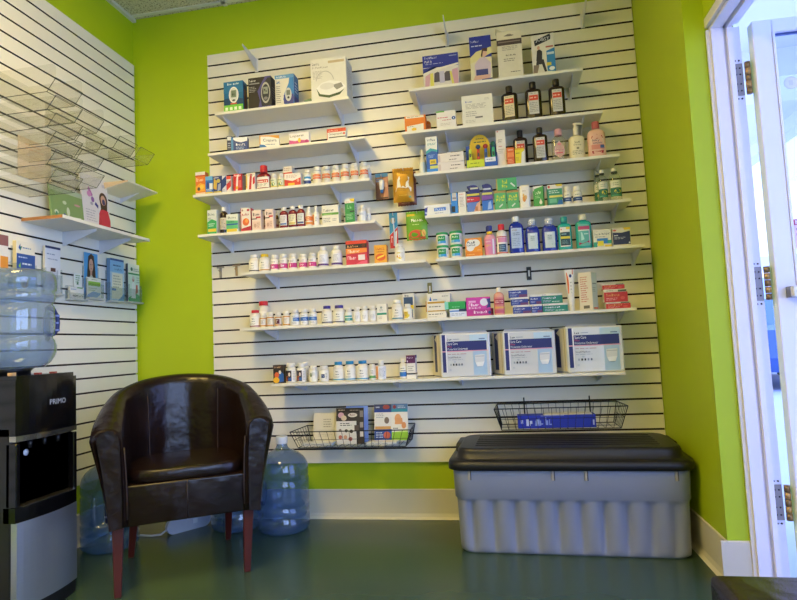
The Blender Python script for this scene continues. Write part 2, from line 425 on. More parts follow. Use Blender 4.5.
# measured goods: centre x, width, height above the shelf, front y (metres)
D={'S1_meter_blue':(0.2477,0.1161,0.1754,-0.178),'S1_meter_black':(0.4054,0.1348,0.1806,-0.178),'S1_meter_white':(0.5511,0.1099,0.1755,-0.178),
'S1_packet_green':(0.6568,0.0466,0.0559,-0.130),'S1_nebulizer':(0.8059,0.2020,0.2373,-0.178),'S2_navy':(0.2097,0.0270,0.0923,-0.178),
'S2_blue':(0.2721,0.0918,0.0780,-0.178),'S2_orange':(0.4498,0.1081,0.0692,-0.178),'S2_pink':(0.6254,0.1146,0.0662,-0.178),
'S2_red':(0.8386,0.1063,0.0658,-0.178),'S3_a':(0.0357,0.0591,0.1317,-0.178),'S3_b':(0.0883,0.0430,0.1013,-0.178),'S3_c':(0.1382,0.0493,0.0970,-0.178),
'S3_d':(0.1794,0.0258,0.0976,-0.178),'S3_e':(0.2069,0.0269,0.0920,-0.178),'S3_f':(0.2601,0.0517,0.0993,-0.178),'S3_g':(0.3363,0.0530,0.0964,-0.178),
'S3_h':(0.4056,0.0772,0.1358,-0.178),'S3_i':(0.4665,0.0377,0.0814,-0.178),'S3_j':(0.5080,0.0381,0.0795,-0.178),'S3_k':(0.5246,0.0554,0.1385,-0.100),
'S3_l':(0.5807,0.0934,0.0712,-0.178),'S3_m':(0.6606,0.0369,0.0856,-0.178),'S3_n1':(0.7140,0.0497,0.0980,-0.178),'S3_n2':(0.7670,0.0471,0.0960,-0.178),
'S3_n3':(0.8209,0.0468,0.0945,-0.178),'S3_n4':(0.8729,0.0477,0.0974,-0.178),'S3_n5':(0.9261,0.0452,0.0959,-0.178),
'S3_n6':(0.9791,0.0471,0.0971,-0.178),'S3_o':(0.9764,0.0395,0.1092,-0.080),'S4_a':(0.1010,0.0559,0.1369,-0.178),'S4_b':(0.1622,0.0466,0.1514,-0.178),
'S4_c':(0.2215,0.0694,0.1039,-0.178),'S4_d':(0.3021,0.0576,0.1307,-0.178),'S4_e':(0.3653,0.0537,0.1123,-0.178),'S4_f':(0.3728,0.0239,0.1248,-0.100),
'S4_g':(0.4393,0.0486,0.1131,-0.178),'S4_g2':(0.4471,0.0237,0.1184,-0.100),'S4_h1':(0.5186,0.0471,0.1179,-0.178),'S4_h2':(0.5697,0.0479,0.1190,-0.178),
'S4_h3':(0.6174,0.0437,0.1197,-0.178),'S4_i1':(0.6615,0.0378,0.1092,-0.178),'S4_i2':(0.7014,0.0360,0.1101,-0.178),'S4_j':(0.7874,0.0930,0.1047,-0.178),
'S4_k':(0.8262,0.0227,0.1025,-0.100),'S4_l':(0.8959,0.0528,0.1294,-0.178),'S4_m':(0.9609,0.0388,0.0895,-0.178),'S4_n':(0.9870,0.0242,0.0822,-0.140),
'S5_a':(0.3322,0.0560,0.0979,-0.178),'S5_b':(0.3933,0.0625,0.0979,-0.178),'S5_c1':(0.4542,0.0454,0.0869,-0.178),'S5_c2':(0.5056,0.0457,0.0886,-0.178),
'S5_c3':(0.5595,0.0460,0.0858,-0.178),'S5_c4':(0.6193,0.0451,0.0814,-0.178),'S5_c5':(0.6707,0.0438,0.0809,-0.178),
'S5_d1':(0.7295,0.0591,0.1119,-0.178),'S5_d2':(0.8058,0.0597,0.1126,-0.178),'S5_e':(0.9230,0.1151,0.1295,-0.178),'S5_f':(1.0527,0.0671,0.0961,-0.178),
'S5_g':(1.1519,0.0526,0.0987,-0.178),'S6_a':(0.3300,0.0613,0.0969,-0.178),'S6_b':(0.3341,0.0744,0.1522,-0.080),'S6_c1':(0.3794,0.0357,0.0767,-0.178),
'S6_c2':(0.4203,0.0390,0.0810,-0.178),'S6_c3':(0.4669,0.0370,0.0785,-0.178),'S6_c4':(0.5131,0.0380,0.0813,-0.178),
'S6_d1':(0.5616,0.0485,0.0873,-0.178),'S6_d2':(0.6142,0.0443,0.0876,-0.178),'S6_d3':(0.6621,0.0435,0.0865,-0.178),
'S6_e1':(0.7404,0.0580,0.0971,-0.178),'S6_e2':(0.8063,0.0669,0.0971,-0.178),'S6_f':(0.8622,0.0398,0.0790,-0.178),'S6_g1':(0.9077,0.0379,0.0807,-0.178),
'S6_g2':(0.9486,0.0394,0.0837,-0.178),'S6_g3':(0.9931,0.0408,0.0827,-0.178),'S6_h':(1.0463,0.0512,0.0876,-0.178),'S6_i':(1.1247,0.0587,0.1061,-0.178),
'S6_j':(1.1718,0.0625,0.1451,-0.070),'S6_k':(1.1810,0.0441,0.0820,-0.178),'S7_a':(0.4658,0.0589,0.0980,-0.178),'S7_b1':(0.5272,0.0579,0.1042,-0.178),
'S7_b2':(0.5869,0.0502,0.1024,-0.178),'S7_b3':(0.5752,0.0460,0.1061,-0.080),'S7_c':(0.6548,0.0449,0.0855,-0.178),'S7_d':(0.7125,0.0506,0.0833,-0.178),
'S7_e1':(0.7918,0.0589,0.1012,-0.178),'S7_e2':(0.8544,0.0617,0.1024,-0.178),'S7_e3':(0.9238,0.0639,0.1027,-0.178),'S7_f':(0.9789,0.0331,0.0813,-0.178),
'S7_g':(1.0237,0.0515,0.0988,-0.178),'S7_h':(1.1424,0.0367,0.1028,-0.178),'S7_i':(1.1870,0.0474,0.1205,-0.178),'R1_a':(1.4204,0.1886,0.1737,-0.178),
'R1_b':(1.6328,0.1121,0.2432,-0.178),'R1_c':(1.7818,0.1264,0.2623,-0.178),'R1_d':(1.9507,0.1148,0.2085,-0.178),'R2_a':(1.2705,0.1113,0.0872,-0.178),
'R2_a2':(1.3280,0.0355,0.0918,-0.120),'R2_b':(1.4354,0.1024,0.0943,-0.178),'R2_c':(1.6000,0.1590,0.1586,-0.178),'R2_d1':(1.7669,0.0835,0.1916,-0.178),
'R2_d2':(1.8866,0.0828,0.1986,-0.178),'R2_d3':(2.0034,0.0802,0.1983,-0.178),'R3_z':(1.2937,0.0396,0.1434,-0.140),'R3_a':(1.3507,0.0604,0.1904,-0.178),
'R3_b':(1.4475,0.1390,0.0966,-0.178),'R3_c':(1.6069,0.1615,0.1978,-0.160),'R3_d':(1.7095,0.0488,0.1969,-0.150),'R3_e':(1.7548,0.0375,0.0911,-0.178),
'R3_f':(1.8002,0.0463,0.0826,-0.178),'R3_g1':(1.8100,0.0738,0.2038,-0.110),'R3_g2':(1.9060,0.0738,0.1825,-0.178),'R3_h':(1.9974,0.0720,0.1639,-0.178),
'R3_i':(2.0848,0.0779,0.1695,-0.178),'R3_j':(2.1816,0.0865,0.1831,-0.178),'R4_a':(1.3668,0.1353,0.0563,-0.178),'R4_b':(1.4546,0.0345,0.1101,-0.178),
'R4_c':(1.4951,0.0400,0.1106,-0.178),'R4_d':(1.5532,0.0678,0.1419,-0.178),'R4_e':(1.6239,0.0556,0.1415,-0.178),'R4_f1':(1.6897,0.0596,0.0994,-0.178),
'R4_f2':(1.7526,0.0597,0.0962,-0.178),'R4_f3':(1.7242,0.1034,0.1631,-0.178),'R4_g':(1.8126,0.0543,0.1174,-0.178),'R4_h':(1.8827,0.0504,0.1057,-0.178),
'R4_i':(1.9601,0.0723,0.1060,-0.178),'R4_j1':(2.0210,0.0400,0.0927,-0.178),'R4_j2':(2.0712,0.0445,0.0915,-0.178),'R4_k1':(2.1948,0.0500,0.1621,-0.178),
'R4_k2':(2.2557,0.0604,0.1666,-0.178),'R4_k3':(2.1866,0.0439,0.1822,-0.085),'R5_t1':(1.3791,0.0631,0.0699,-0.178),
'R5_t2':(1.4501,0.0651,0.0697,-0.178),'R5_t3':(1.3788,0.0631,0.1373,-0.178),'R5_t4':(1.4510,0.0672,0.1405,-0.178),'R5_a':(1.5411,0.0862,0.0949,-0.178),
'R5_b':(1.6245,0.0583,0.1545,-0.178),'R5_b2':(1.6118,0.0337,0.1666,-0.085),'R5_c':(1.6847,0.0554,0.1567,-0.178),'R5_d':(1.7590,0.0737,0.1896,-0.178),
'R5_e1':(1.8385,0.0720,0.1686,-0.178),'R5_e2':(1.9224,0.0756,0.1677,-0.178),'R5_f1':(1.9967,0.0682,0.1690,-0.178),
'R5_f2':(2.0876,0.0760,0.1729,-0.178),'R5_g':(2.1717,0.0846,0.0888,-0.178),'R5_h':(2.2619,0.0846,0.0905,-0.178),'R6_a1':(1.3351,0.1244,0.1358,-0.070),
'R6_a2':(1.3285,0.0986,0.0890,-0.178),'R6_a3':(1.3346,0.1000,0.0335,-0.178),'R6_b1':(1.4298,0.1061,0.0795,-0.178),
'R6_b2':(1.4446,0.0885,0.0403,-0.178),'R6_c':(1.5467,0.1222,0.0946,-0.178),'R6_c2':(1.5810,0.0796,0.0393,-0.100),'R6_d':(1.6530,0.0522,0.1385,-0.178),
'R6_e1':(1.7482,0.0928,0.1281,-0.178),'R6_e2':(1.7535,0.0853,0.0819,-0.178),'R6_e3':(1.7636,0.0881,0.0426,-0.178),
'R6_f1':(1.8327,0.0564,0.0912,-0.178),'R6_f2':(1.8364,0.0529,0.0424,-0.178),'R6_g1':(1.9118,0.1049,0.0929,-0.178),
'R6_g2':(1.9263,0.1205,0.0423,-0.178),'R6_h':(2.0055,0.0476,0.2061,-0.178),'R6_i':(2.0900,0.0726,0.1870,-0.178),'R6_j1':(2.2072,0.1044,0.1221,-0.178),
'R6_j2':(2.2155,0.1099,0.0951,-0.178),'R6_j3':(2.2235,0.1143,0.0320,-0.178),'R7_p1':(1.4702,0.2507,0.2235,-0.178),
'R7_p2':(1.7880,0.2539,0.2191,-0.178),'R7_p3':(2.1019,0.2639,0.2271,-0.178),}
# ---------------------------------------------------------------- shelves
SD, ST = .195, .0155
BRK = M('#d9d9dc', .35, .15, .02, 10.)
def bracket(b, x, z, d=.172, h=.068):
    """knife bracket under a shelf: a thin tapering plate hooked into the slot"""
    b.prism([(-.0005, z), (-d, z), (-d, z - .010), (-.0005, z - h)], 'x', x - .002, x + .002, BRK)
    b.box(x - .010, x + .010, -.0035, -.0005, z - h, z - .002, BRK)
def shelf(k, x0, x1, bx, label):
    zt = slot_z(k)
    r = empty('display_shelf', ((x0 + x1) / 2, 0, zt), 0, label, 'shelf', 'white shelves on the back slatwall')
    b = MB(); b.box(x0 - (x0 + x1) / 2, x1 - (x0 + x1) / 2, -SD, -.001, -ST, -.0004, MELA, .0015); b.build('board', r)
    for x in bx:
        b = MB(); bracket(b, x - (x0 + x1) / 2, -ST - .0004, h={21: .052, 25: .040}.get(k, .068)); b.build('bracket', r)
shelf(5, .140, .920, (.181, .829), 'white shelf carrying the glucose meter boxes, topmost of the left column')
shelf(8, .093, .996, (.188, .905), 'white shelf carrying only four small medicine boxes')
shelf(11, -.003, 1.016, (.116, .795), 'white shelf in the left column carrying a row of orange-lettered white bottles')
shelf(14, .022, 1.036, (.134, .861), 'white shelf in the left column carrying cough syrups beside green and white boxes')
shelf(17, .272, 1.293, (.408, 1.108), 'white shelf carrying pink-labelled vitamin bottles and a red box')
shelf(21, .258, 1.2855, (.393, 1.088), 'white shelf carrying red-capped and purple-capped vitamin bottles')
shelf(21, 1.2865, 2.304, (1.343, 2.249), 'white shelf carrying a magenta box and stacks of small ointment boxes')
shelf(25, .428, 1.3265, (.554, 1.088), 'white shelf carrying three blue-capped bottles, lowest of the left column')
shelf(25, 1.3275, 2.232, (1.429, 2.129), 'white shelf carrying the three packs of protective underwear')
shelf(5, 1.246, 2.135, (1.282, 2.087), 'white shelf carrying support brace boxes, topmost of the right column')
shelf(8, 1.197, 2.216, (1.427, 2.125), 'white shelf carrying an orange box, a white printed sheet and three brown bottles')
shelf(11, 1.254, 2.280, (1.423, 2.192), 'white shelf carrying a yellow thermometer display and pink baby lotion')
shelf(14, 1.300, 2.318, (1.479, 2.257), 'white shelf carrying green boxes and clear lemon-label bottles')
shelf(17, 1.344, 2.362, (1.464, 2.345), 'white shelf carrying green-lidded tubs and blue mouthwash bottles')
# brackets left without a shelf along the top slot
for x, lab in ((.315, 'bare white shelf bracket above the glucose meter boxes'), (1.449, 'bare white shelf bracket above the blue arm pad box'), (2.181, 'bare white shelf bracket nearest the right wall, at the top of the slatwall')):
    b = MB(); bracket(b, 0, -.0, .19, .078); b.box(-.010, .010, -.004, .006, -.003, .003, BRK)
    tag(b.build('shelf_bracket', None, (x, 0, slot_z(0))), lab, 'shelf bracket', 'bare brackets in the top slot')

# small metal fittings between the slots
FIT = M('#8d8560', .4, .7, .1, 40.); DARK = M('#2b2622', .6)
for x, z, w, h, c, lab in ((1.284, 1.232, .024, .066, FIT, 'olive metal slot fitting between the two columns of shelves'), (1.817, 1.282, .024, .066, M('#3b3a3a', .4, .6), 'dark metal slot fitting above the stacked ointment boxes')):
    b = MB(); b.box(-w / 2, w / 2, -.008, -.0005, -h / 2, h / 2, c, .001); b.box(-.004, .004, -.0085, -.0075, -.015, .018, '#d8d6cc')
    b.box(-w / 2, w / 2, -.006, .006, h / 2 - .001, h / 2 + .003, c)
    tag(b.build('slot_fitting', None, (x, 0, z)), lab, 'wall fitting', 'metal fittings in the slats')
for x, z, c, lab in ((.058, 1.41, M('#9a948a', .35, .7), 'small metal T-shaped hook, left one at the slatwall edge'), (.158, 1.415, M('#b59b7a', .35, .7), 'small brassy T-shaped hook beside the white bottle shelf end')):
    b = MB(); b.box(-.022, .022, -.010, -.0005, .022, .03, c, .001); b.box(-.006, .006, -.010, -.0005, -.035, .022, c, .001); b.tube([(0, -.008, .0), (0, -.03, .004)], .0025, c)
    tag(b.build('wall_hook', None, (x, 0, z)), lab, 'hook', 'T-shaped hooks at the slatwall edge')

# ---------------------------------------------------------------- goods: shared builders
SLOT = {'S1': 5, 'S2': 8, 'S3': 11, 'S4': 14, 'S5': 17, 'S6': 21, 'S7': 25, 'R1': 5, 'R2': 8, 'R3': 11, 'R4': 14, 'R5': 17, 'R6': 21, 'R7': 25}
def carton(key, name, label, d, base, art=(), side=(), zoff=0., h=None, rot=0., group=None, cat='box', left=(), rough=.45, bev=.0012, top=None):
    """a printed folding carton standing on its shelf"""
    x, w, H, yf = D[key]
    if h is None: h = H - zoff
    z = slot_z(SLOT[key[:2]]) + zoff
    b = MB(); bm_ = M(base, rough)
    b.box(-w / 2, w / 2, -d / 2, d / 2, 0, h, bm_, bev)
    if top: b.box(-w / 2 + .001, w / 2 - .001, -d / 2 + .001, d / 2 - .001, h - .0005, h + .0004, top)
    b.draw(lambda u, v, l: (-w / 2 + u * w, -d / 2 - l, v * h), list(art))
    b.draw(lambda u, v, l: (w / 2 + l, -d / 2 + u * d, v * h), list(side))
    b.draw(lambda u, v, l: (-w / 2 - l, d / 2 - u * d, v * h), list(left))
    o = b.build(name, None, (x, yf + d / 2, z + .0002), math.radians(rot))
    return tag(o, label, cat, group)

def bottle(key, label, body='#e2dccc', cap='#e6e1d4', art=(), lab=(.08, .62), labc=None, A=1.5, capw=.74, caph=.2, neckw=.6, sh=.66, n=2., flat=1., name='pill_bottle', cat='bottle', group=None, bm_=None, capm=None, zoff=0., ribs=True, cap2=None, taper=1., rot=0., seg=24):
    """a moulded bottle: body, screw cap and wrap label as parts"""
    x, w, h, yf = D[key]
    a = w / 2; bb = a * flat
    z = slot_z(SLOT[key[:2]]) + zoff
    r = empty(name, (x, yf + bb, z + .0003), math.radians(rot), label, cat, group)
    hc = h * (1 - caph); hs = h * sh
    prof = [(a * .88 * taper, 0), (a * .97 * taper, .012 * h), (a * taper, .035 * h)]
    prof += [(a * (taper + (1 - taper) * t), .035 * h + (hs - .035 * h) * t) for t in (.5, 1)]
    nk = a * neckw
    for t in (.25, .5, .75, 1.):
        ang = t * PI / 2
        prof.append((nk + (a - nk) * math.cos(ang), hs + (hc - .02 * h - hs) * math.sin(ang)))
    prof.append((nk, hc + .01 * h))
    b = MB(); b.lathe(prof, bm_ or M(body, .35), seg, 1., flat, n); b.build('body', r)
    cr = a * capw; b = MB()
    cm = capm or M(cap, .4)
    cp = [(cr * .97, hc), (cr, hc + .01 * h), (cr, h - .012 * h), (cr * .93, h)]
    b.lathe(cp, cm, seg, 1., 1. if flat < 1 and cr < bb else max(flat, .8), 2.,
            disp=(lambda q, zz, t: q * (1 - .025 * (math.cos(t * 12) > 0))) if ribs and seg >= 24 else None)
    if cap2: b.lathe([(cr * 1.02, hc), (cr * 1.02, hc + (h - hc) * .35)], cap2, seg)
    b.build('cap', r)
    if labc or art:
        z0, z1 = lab[0] * h, lab[1] * h
        def fn(u, v, l):
            t = -A + 2 * A * u
            rr = taper + (1 - taper) * min(1, max(0, (z0 + (z1 - z0) * v - .035 * h) / (hs - .035 * h)))
            return ((a * rr + l) * spow(math.sin(t), 2 / n), -(bb * rr + l) * spow(math.cos(t), 2 / n), z0 + (z1 - z0) * v)
        b = MB(); b.draw(fn, ([('r', 0, 0, 1, 1, labc)] if labc else []) + list(art), du=.085, dv=.5 if taper != 1 else 9)
        b.build('label', r)
    return r
TX = '#5a5a5c'
def lines(x0=.3, y0=.1, x1=.7, y1=.5, n=3, c='#8b8b88'): return ('l', x0, y0, x1, y1, n, c)
# ---------------------------------------------------------------- goods on the left column
# top shelf
carton('S1_meter_blue', 'meter_box', 'blue and green glucose meter box, leftmost on its shelf', .055, '#11648f',
  [('r', 0, .62, 1, 1, '#1f6f9f'), ('p', [(0, .22), (1, .22), (1, .40), (.75, .44), (.5, .36), (.2, .46), (0, .42)], '#0d3f66'), ('r', 0, 0, 1, .23, '#6fbf3a'),
   ('t', .2, .88, .8, .95, 'Easy Touch', '#e8f0f0'), ('e', .52, .55, .25, .27, '#e9e9e2'), ('e', .52, .55, .21, .23, '#cfd2cc'), ('r', .39, .47, .65, .70, '#6f7f68'), ('t', .44, .53, .60, .64, '126', '#2a3026'), ('e', .52, .37, .08, .03, '#4a4d50'),
   ('r', .35, .24, .68, .28, '#c8583a')] + [('r', .08 + .23 * i, .05, .22 + .23 * i, .15, '#e3f0cf') for i in range(4)],
  side=[('r', .2, .1, .8, .75, '#7a4a2c'), ('r', .2, .75, .8, .9, '#12354f')])
carton('S1_meter_black', 'meter_box', 'black glucose meter box with a violet swirl', .075, '#231d1f',
  [('p', [(1, 0), (.42, 0), (.50, .25), (.40, .55), (.62, .85), (.75, 1), (1, 1)], '#4a4688'), ('p', [(1, .06), (.58, .06), (.52, .35), (.56, .65), (.85, .95), (1, .95)], '#232630'),
   ('e', .76, .48, .20, .34, '#a8a8a4'), ('e', .76, .48, .16, .27, '#2b2e33'), ('r', .66, .44, .86, .66, '#8c9388'), ('t', .69, .50, .83, .6, '98', '#2c302c'), ('e', .76, .30, .09, .05, '#77777c'),
   ('t', .05, .86, .34, .93, 'Contour', '#d8d8dc'), ('l', .05, .52, .38, .72, 4, '#9a9a9e'), ('r', .05, .78, .5, .82, '#8a8a90')],
  side=[('r', .1, .05, .9, .95, '#2d2a3c'), lines(.2, .3, .8, .7, 5)])
carton('S1_meter_white', 'meter_box', 'white and light blue glucose meter box, third from the left on the top shelf', .075, '#ded8c8',
  [('p', [(.52, 0), (1, 0), (1, 1), (.80, 1), (.72, .7), (.50, .40), (.42, .2)], '#2f7fc0'), ('r', 0, .88, 1, 1, '#5d97c8'), ('t', .08, .90, .62, .97, 'Freestyle', '#eef2f4'),
   ('p', [(.45, .05), (.95, .03), (1, .2), (.95, .35), (.45, .34)], '#3a3f8a'), ('e', .70, .34, .17, .22, '#c4c6c2'), ('r', .60, .32, .80, .48, '#6d756b'), ('e', .70, .24, .06, .04, '#3c3c40'),
   ('t', .08, .72, .3, .84, 'Lite', '#2f6db0'), ('l', .06, .08, .34, .66, 9, '#8a857c')],
  side=[('r', 0, 0, 1, 1, '#2b6aa8'), ('r', 0, 0, 1, .3, '#3a3f8a'), lines(.2, .4, .8, .8, 4, '#c6d4e2')])
b = MB(); b.hexa([(-.024, -.02, 0), (.024, -.02, 0), (.024, .02, 0), (-.024, .02, 0), (-.020, -.004, .05), (.022, -.006, .056), (.022, .006, .056), (-.02, .006, .05)], clear('#cfe8d4', .45, .3, .1, '#b6d3ba'), .003)
b.draw(lambda u, v, l: (-.02 + .04 * u, -.018 + .012 * v - l - .0015, .004 + .042 * v), [('r', .1, .1, .9, .6, '#9fc7a4'), lines(.15, .15, .85, .5, 3, '#5d8a64')])
tag(b.build('folded_packet', None, (D['S1_packet_green'][0], -.10, slot_z(5) + .0004)), 'small pale green packet between the meter boxes and the big white box', 'packet')
carton('S1_nebulizer', 'nebulizer_box', 'large white nebulizer box picturing a white mask machine, on the top left shelf', .13, '#e3dfd2',
  [('t', .05, .84, .26, .93, 'Pulmo', '#8f8b80'), ('t', .05, .77, .5, .82, 'compressor', '#b3ac9e'), ('r', .5, .87, .95, .93, '#c9b48e'), lines(.06, .52, .34, .72, 6, '#b7b1a2'),
   ('p', [(.15, .30), (.30, .42), (.55, .46), (.85, .40), (.97, .27), (.80, .16), (.50, .11), (.25, .16)], '#efede6'), ('p', [(.15, .30), (.25, .16), (.50, .11), (.80, .16), (.93, .22), (.80, .10), (.50, .05), (.22, .11)], '#35502a'),
   ('p', [(.60, .34), (.85, .38), (.90, .28), (.72, .22)], '#8e8c84'), ('e', .45, .33, .20, .08, '#dedbd2')] +
  [('p', [(.40 + .24 * math.cos(t), .42 + .26 * math.sin(t)), (.40 + .26 * math.cos(t), .42 + .28 * math.sin(t)), (.40 + .26 * math.cos(t + .35), .42 + .28 * math.sin(t + .35)), (.40 + .24 * math.cos(t + .35), .42 + .26 * math.sin(t + .35))], '#b9b5aa') for t in [.2 + .3 * i for i in range(9)]],
  side=[('r', .08, .05, .92, .95, '#c9c8c4'), lines(.2, .3, .8, .8, 8, '#9b9a96')])
# second shelf
carton('S2_navy', 'medicine_box', 'narrow navy box, leftmost of the few boxes on the second shelf', .05, '#1f2d4f', [('r', .1, .72, .95, .95, '#d6d8d8'), lines(.2, .2, .8, .6, 3, '#8fa0c0')], rot=14)
carton('S2_blue', 'medicine_box', 'blue box with a white band, second on the sparsest shelf', .035, '#233f7d',
  [('r', 0, 0, .14, 1, '#3f7fb8'), ('p', [(.14, 1), (1, 1), (1, .72), (.6, .62), (.3, .72), (.14, .85)], '#e4e6e4'), ('t', .3, .38, .9, .55, 'Bonine', '#dfe6f2'), lines(.3, .1, .9, .32, 2, '#9fb4d8')], rot=10, top='#e4e6e4')
carton('S2_orange', 'medicine_box', 'white box with an orange top, second shelf, left of the pink one', .032, '#e8e4d8',
  [('p', [(0, 1), (1, 1), (1, .72), (.5, .9), (0, .92)], '#e09a2c'), ('r', 0, 0, .05, 1, '#d99a38'), ('t', .18, .42, .86, .72, 'Crepyra', '#3a4658'), lines(.3, .18, .8, .34, 1, '#8e98a6'), ('p', [(0, 0), (.4, 0), (.25, .22), (0, .26)], '#2f74b4')], rot=14,
  left=[('r', 0, 0, 1, 1, '#ddb04a')])
carton('S2_pink', 'medicine_box', 'white and pink box with a yellow flower, second shelf', .03, '#eee6e2',
  [('p', [(0, 0), (1, 0), (1, .24), (.6, .36), (.3, .30), (0, .42)], '#d1558f'), ('t', .05, .58, .72, .84, 'Loperal', '#4b444a'), ('e', .52, .34, .07, .2, '#e8c33a'), ('e', .88, .22, .09, .12, '#c03c7c')])
carton('S2_red', 'medicine_box', 'white and red box, rightmost on the sparsest shelf', .03, '#e9e4d9',
  [('r', 0, .70, 1, 1, '#d8492f'), ('t', .06, .76, .6, .9, 'heartburn', '#efc4b8'), ('t', .1, .42, .82, .62, 'Omeprazole', '#4d3a38'), ('e', .9, .52, .05, .1, '#d8492f'), ('r', .1, .22, 1, .3, '#3a3433'), ('r', 0, 0, .03, 1, '#d8492f')])
# third shelf
G3 = 'cold remedies on the third shelf'
carton('S3_a', 'medicine_box', 'tall orange box with a white top, at the left end of the third shelf', .04, '#e0772c',
  [('r', 0, .86, 1, 1, '#e9ddd0'), ('r', 0, .80, 1, .86, '#c4502c'), ('r', 0, 0, 1, .1, '#e6cfae'), ('p', [(0, .14), (1, .14), (1, .42), (.5, .52), (0, .36)], '#f0a636'), ('t', .12, .58, .85, .74, 'Airbor', '#f2cfa8'), ('e', .35, .26, .15, .08, '#5a4a3a'), ('e', .65, .34, .2, .1, '#f4c64a')])
carton('S3_b', 'medicine_box', 'slim bright blue box standing second on the third shelf', .05, '#2f6fc0', [('r', 0, .78, 1, 1, '#6db0d8'), ('r', .55, .25, 1, .6, '#e2e6ea'), ('e', .35, .5, .2, .18, '#1f3f88'), ('r', 0, 0, 1, .12, '#e4c23e'), lines(.1, .15, .9, .3, 2, '#cfe0f0')])
carton('S3_c', 'medicine_box', 'dark blue box with gold and white blotches, third on the third shelf', .05, '#2f3f78', [('p', [(0, .3), (.4, .2), (.5, .7), (.1, .9)], '#c9a648'), ('p', [(.5, .1), (.9, .2), (.95, .6), (.6, .5)], '#9aa4c0'), ('e', .65, .72, .22, .12, '#c3b45e'), ('r', 0, 0, 1, .12, '#c8b24a'), lines(.1, .85, .9, .97, 1, '#dfe2ee')])
carton('S3_d', 'medicine_box', 'narrow white and navy box wedged in the row of cold remedies', .05, '#dcdce0', [('p', [(0, .2), (1, .45), (1, .98), (0, .75)], '#27407c'), lines(.1, .05, .9, .2, 2)])
carton('S3_e', 'medicine_box', 'narrow red and white striped box left of the bright red one', .05, '#e6ded6', [('p', [(0, .1), (1, .35), (1, .75), (0, .5)], '#cf3a34'), ('r', 0, .8, 1, 1, '#d24a3a'), lines(.1, .55, .9, .72, 2)])
carton('S3_f', 'medicine_box', 'bright red box with white stripes on the third shelf', .05, '#c8242c', [('p', [(.25, 0), (.5, 0), (.6, .95), (.42, .95)], '#e8e0da'), ('r', .6, .2, .92, .62, '#e0655c'), ('t', .12, .84, .9, .96, 'Mucin', '#f2dcd8'), ('e', .42, .2, .14, .1, '#e6b23a')], side=[('r', .1, .05, .9, .95, '#9a8d84')])
carton('S3_g', 'medicine_box', 'white box with red and yellow panels beside the red liquid bottle', .045, '#e9e2d4', [('r', 0, .1, .14, .95, '#e3c04a'), ('p', [(.3, 0), (.55, 0), (.7, .95), (.45, .95)], '#c92f34'), ('p', [(.75, .3), (1, .4), (1, .8), (.75, .7)], '#c92f34'), lines(.2, .8, .95, .95, 2, '#a08a80')])
bottle('S3_h', 'dark red liquid medicine bottle with a red cap on the third shelf', bm_=M('#7d1420', .15, 0, .05, 8., 0, .6), cap='#b81d26', labc='#e9e1d6', lab=(.06, .50), A=1.15, capw=.52, caph=.30, neckw=.36, sh=.55, n=3.2, flat=.62, name='liquid_medicine_bottle',
  art=[('r', .12, .45, .86, .75, '#c8402e'), ('t', .2, .5, .78, .70, 'Cough', '#f0dcd0'), lines(.15, .1, .85, .38, 3)])
for q, lab in (('i', 'white bottle with a green and yellow label, left of the matching pair'), ('j', 'white bottle with a green and yellow label, right of the matching pair')):
    bottle('S3_' + q, lab, labc='#dfe0c0', lab=(.06, .62), art=[('e', .42, .45, .2, .26, '#d8c23a'), ('e', .52, .35, .16, .22, '#3c7c3c'), ('r', 0, 0, 1, .14, '#c8b64a'), lines(.3, .72, .72, .94, 1, '#4a6a4a')], capw=.78, caph=.24, sh=.62, group='green and yellow label bottles')
carton('S3_k', 'medicine_box', 'pale box with a red band standing behind the red and white box', .04, '#eadfcf', [('r', 0, .55, 1, .75, '#d0513c'), lines(.1, .8, .9, .95, 2, '#b79a86')])
carton('S3_l', 'medicine_box', 'wide white and red box lying in front, middle of the third shelf', .05, '#eee6da', [('p', [(0, 0), (1, 0), (1, .62), (.5, .40), (0, .55)], '#cf3b34'), ('r', .22, .04, .62, .24, '#e7bc3c'), lines(.1, .62, .9, .9, 3, '#c49a90'), ('e', .84, .4, .08, .12, '#e9948a')])
bottle('S3_m', 'small white bottle with blue bands beside the orange-lettered row', labc='#e8e8e4', lab=(.06, .66), art=[('r', 0, .55, 1, .76, '#3a8fc4'), ('r', 0, .02, 1, .36, '#2b3f84')], capw=.8, caph=.18, sh=.7)
ORD = ['first', 'second', 'third', 'fourth', 'fifth', 'sixth']
for i in range(6):
    bottle('S3_n%d' % (i + 1), '%s from the left of six white bottles with orange lettering' % ORD[i], labc='#e6dcc8', lab=(.10, .62), A=1.7,
      art=[('r', .16, .60, .84, .84, '#dc6a28'), ('r', .16, .34, .84, .54, '#d66030'), lines(.2, .64, .8, .80, 1, '#eab890'), lines(.2, .38, .8, .5, 1, '#e6a888'), lines(.32, .1, .7, .3, 2, '#c9bfae'), ('e', .66, .84, .05, .05, '#e2a83a')], capw=.76, caph=.22, sh=.66, group='white bottles with orange lettering')
bottle('S3_o', 'plain white bottle standing behind the sixth orange-lettered bottle', labc='#c9d2dc', lab=(.1, .6), art=[('r', 0, .1, 1, .35, '#6f93b8')], capw=.76)
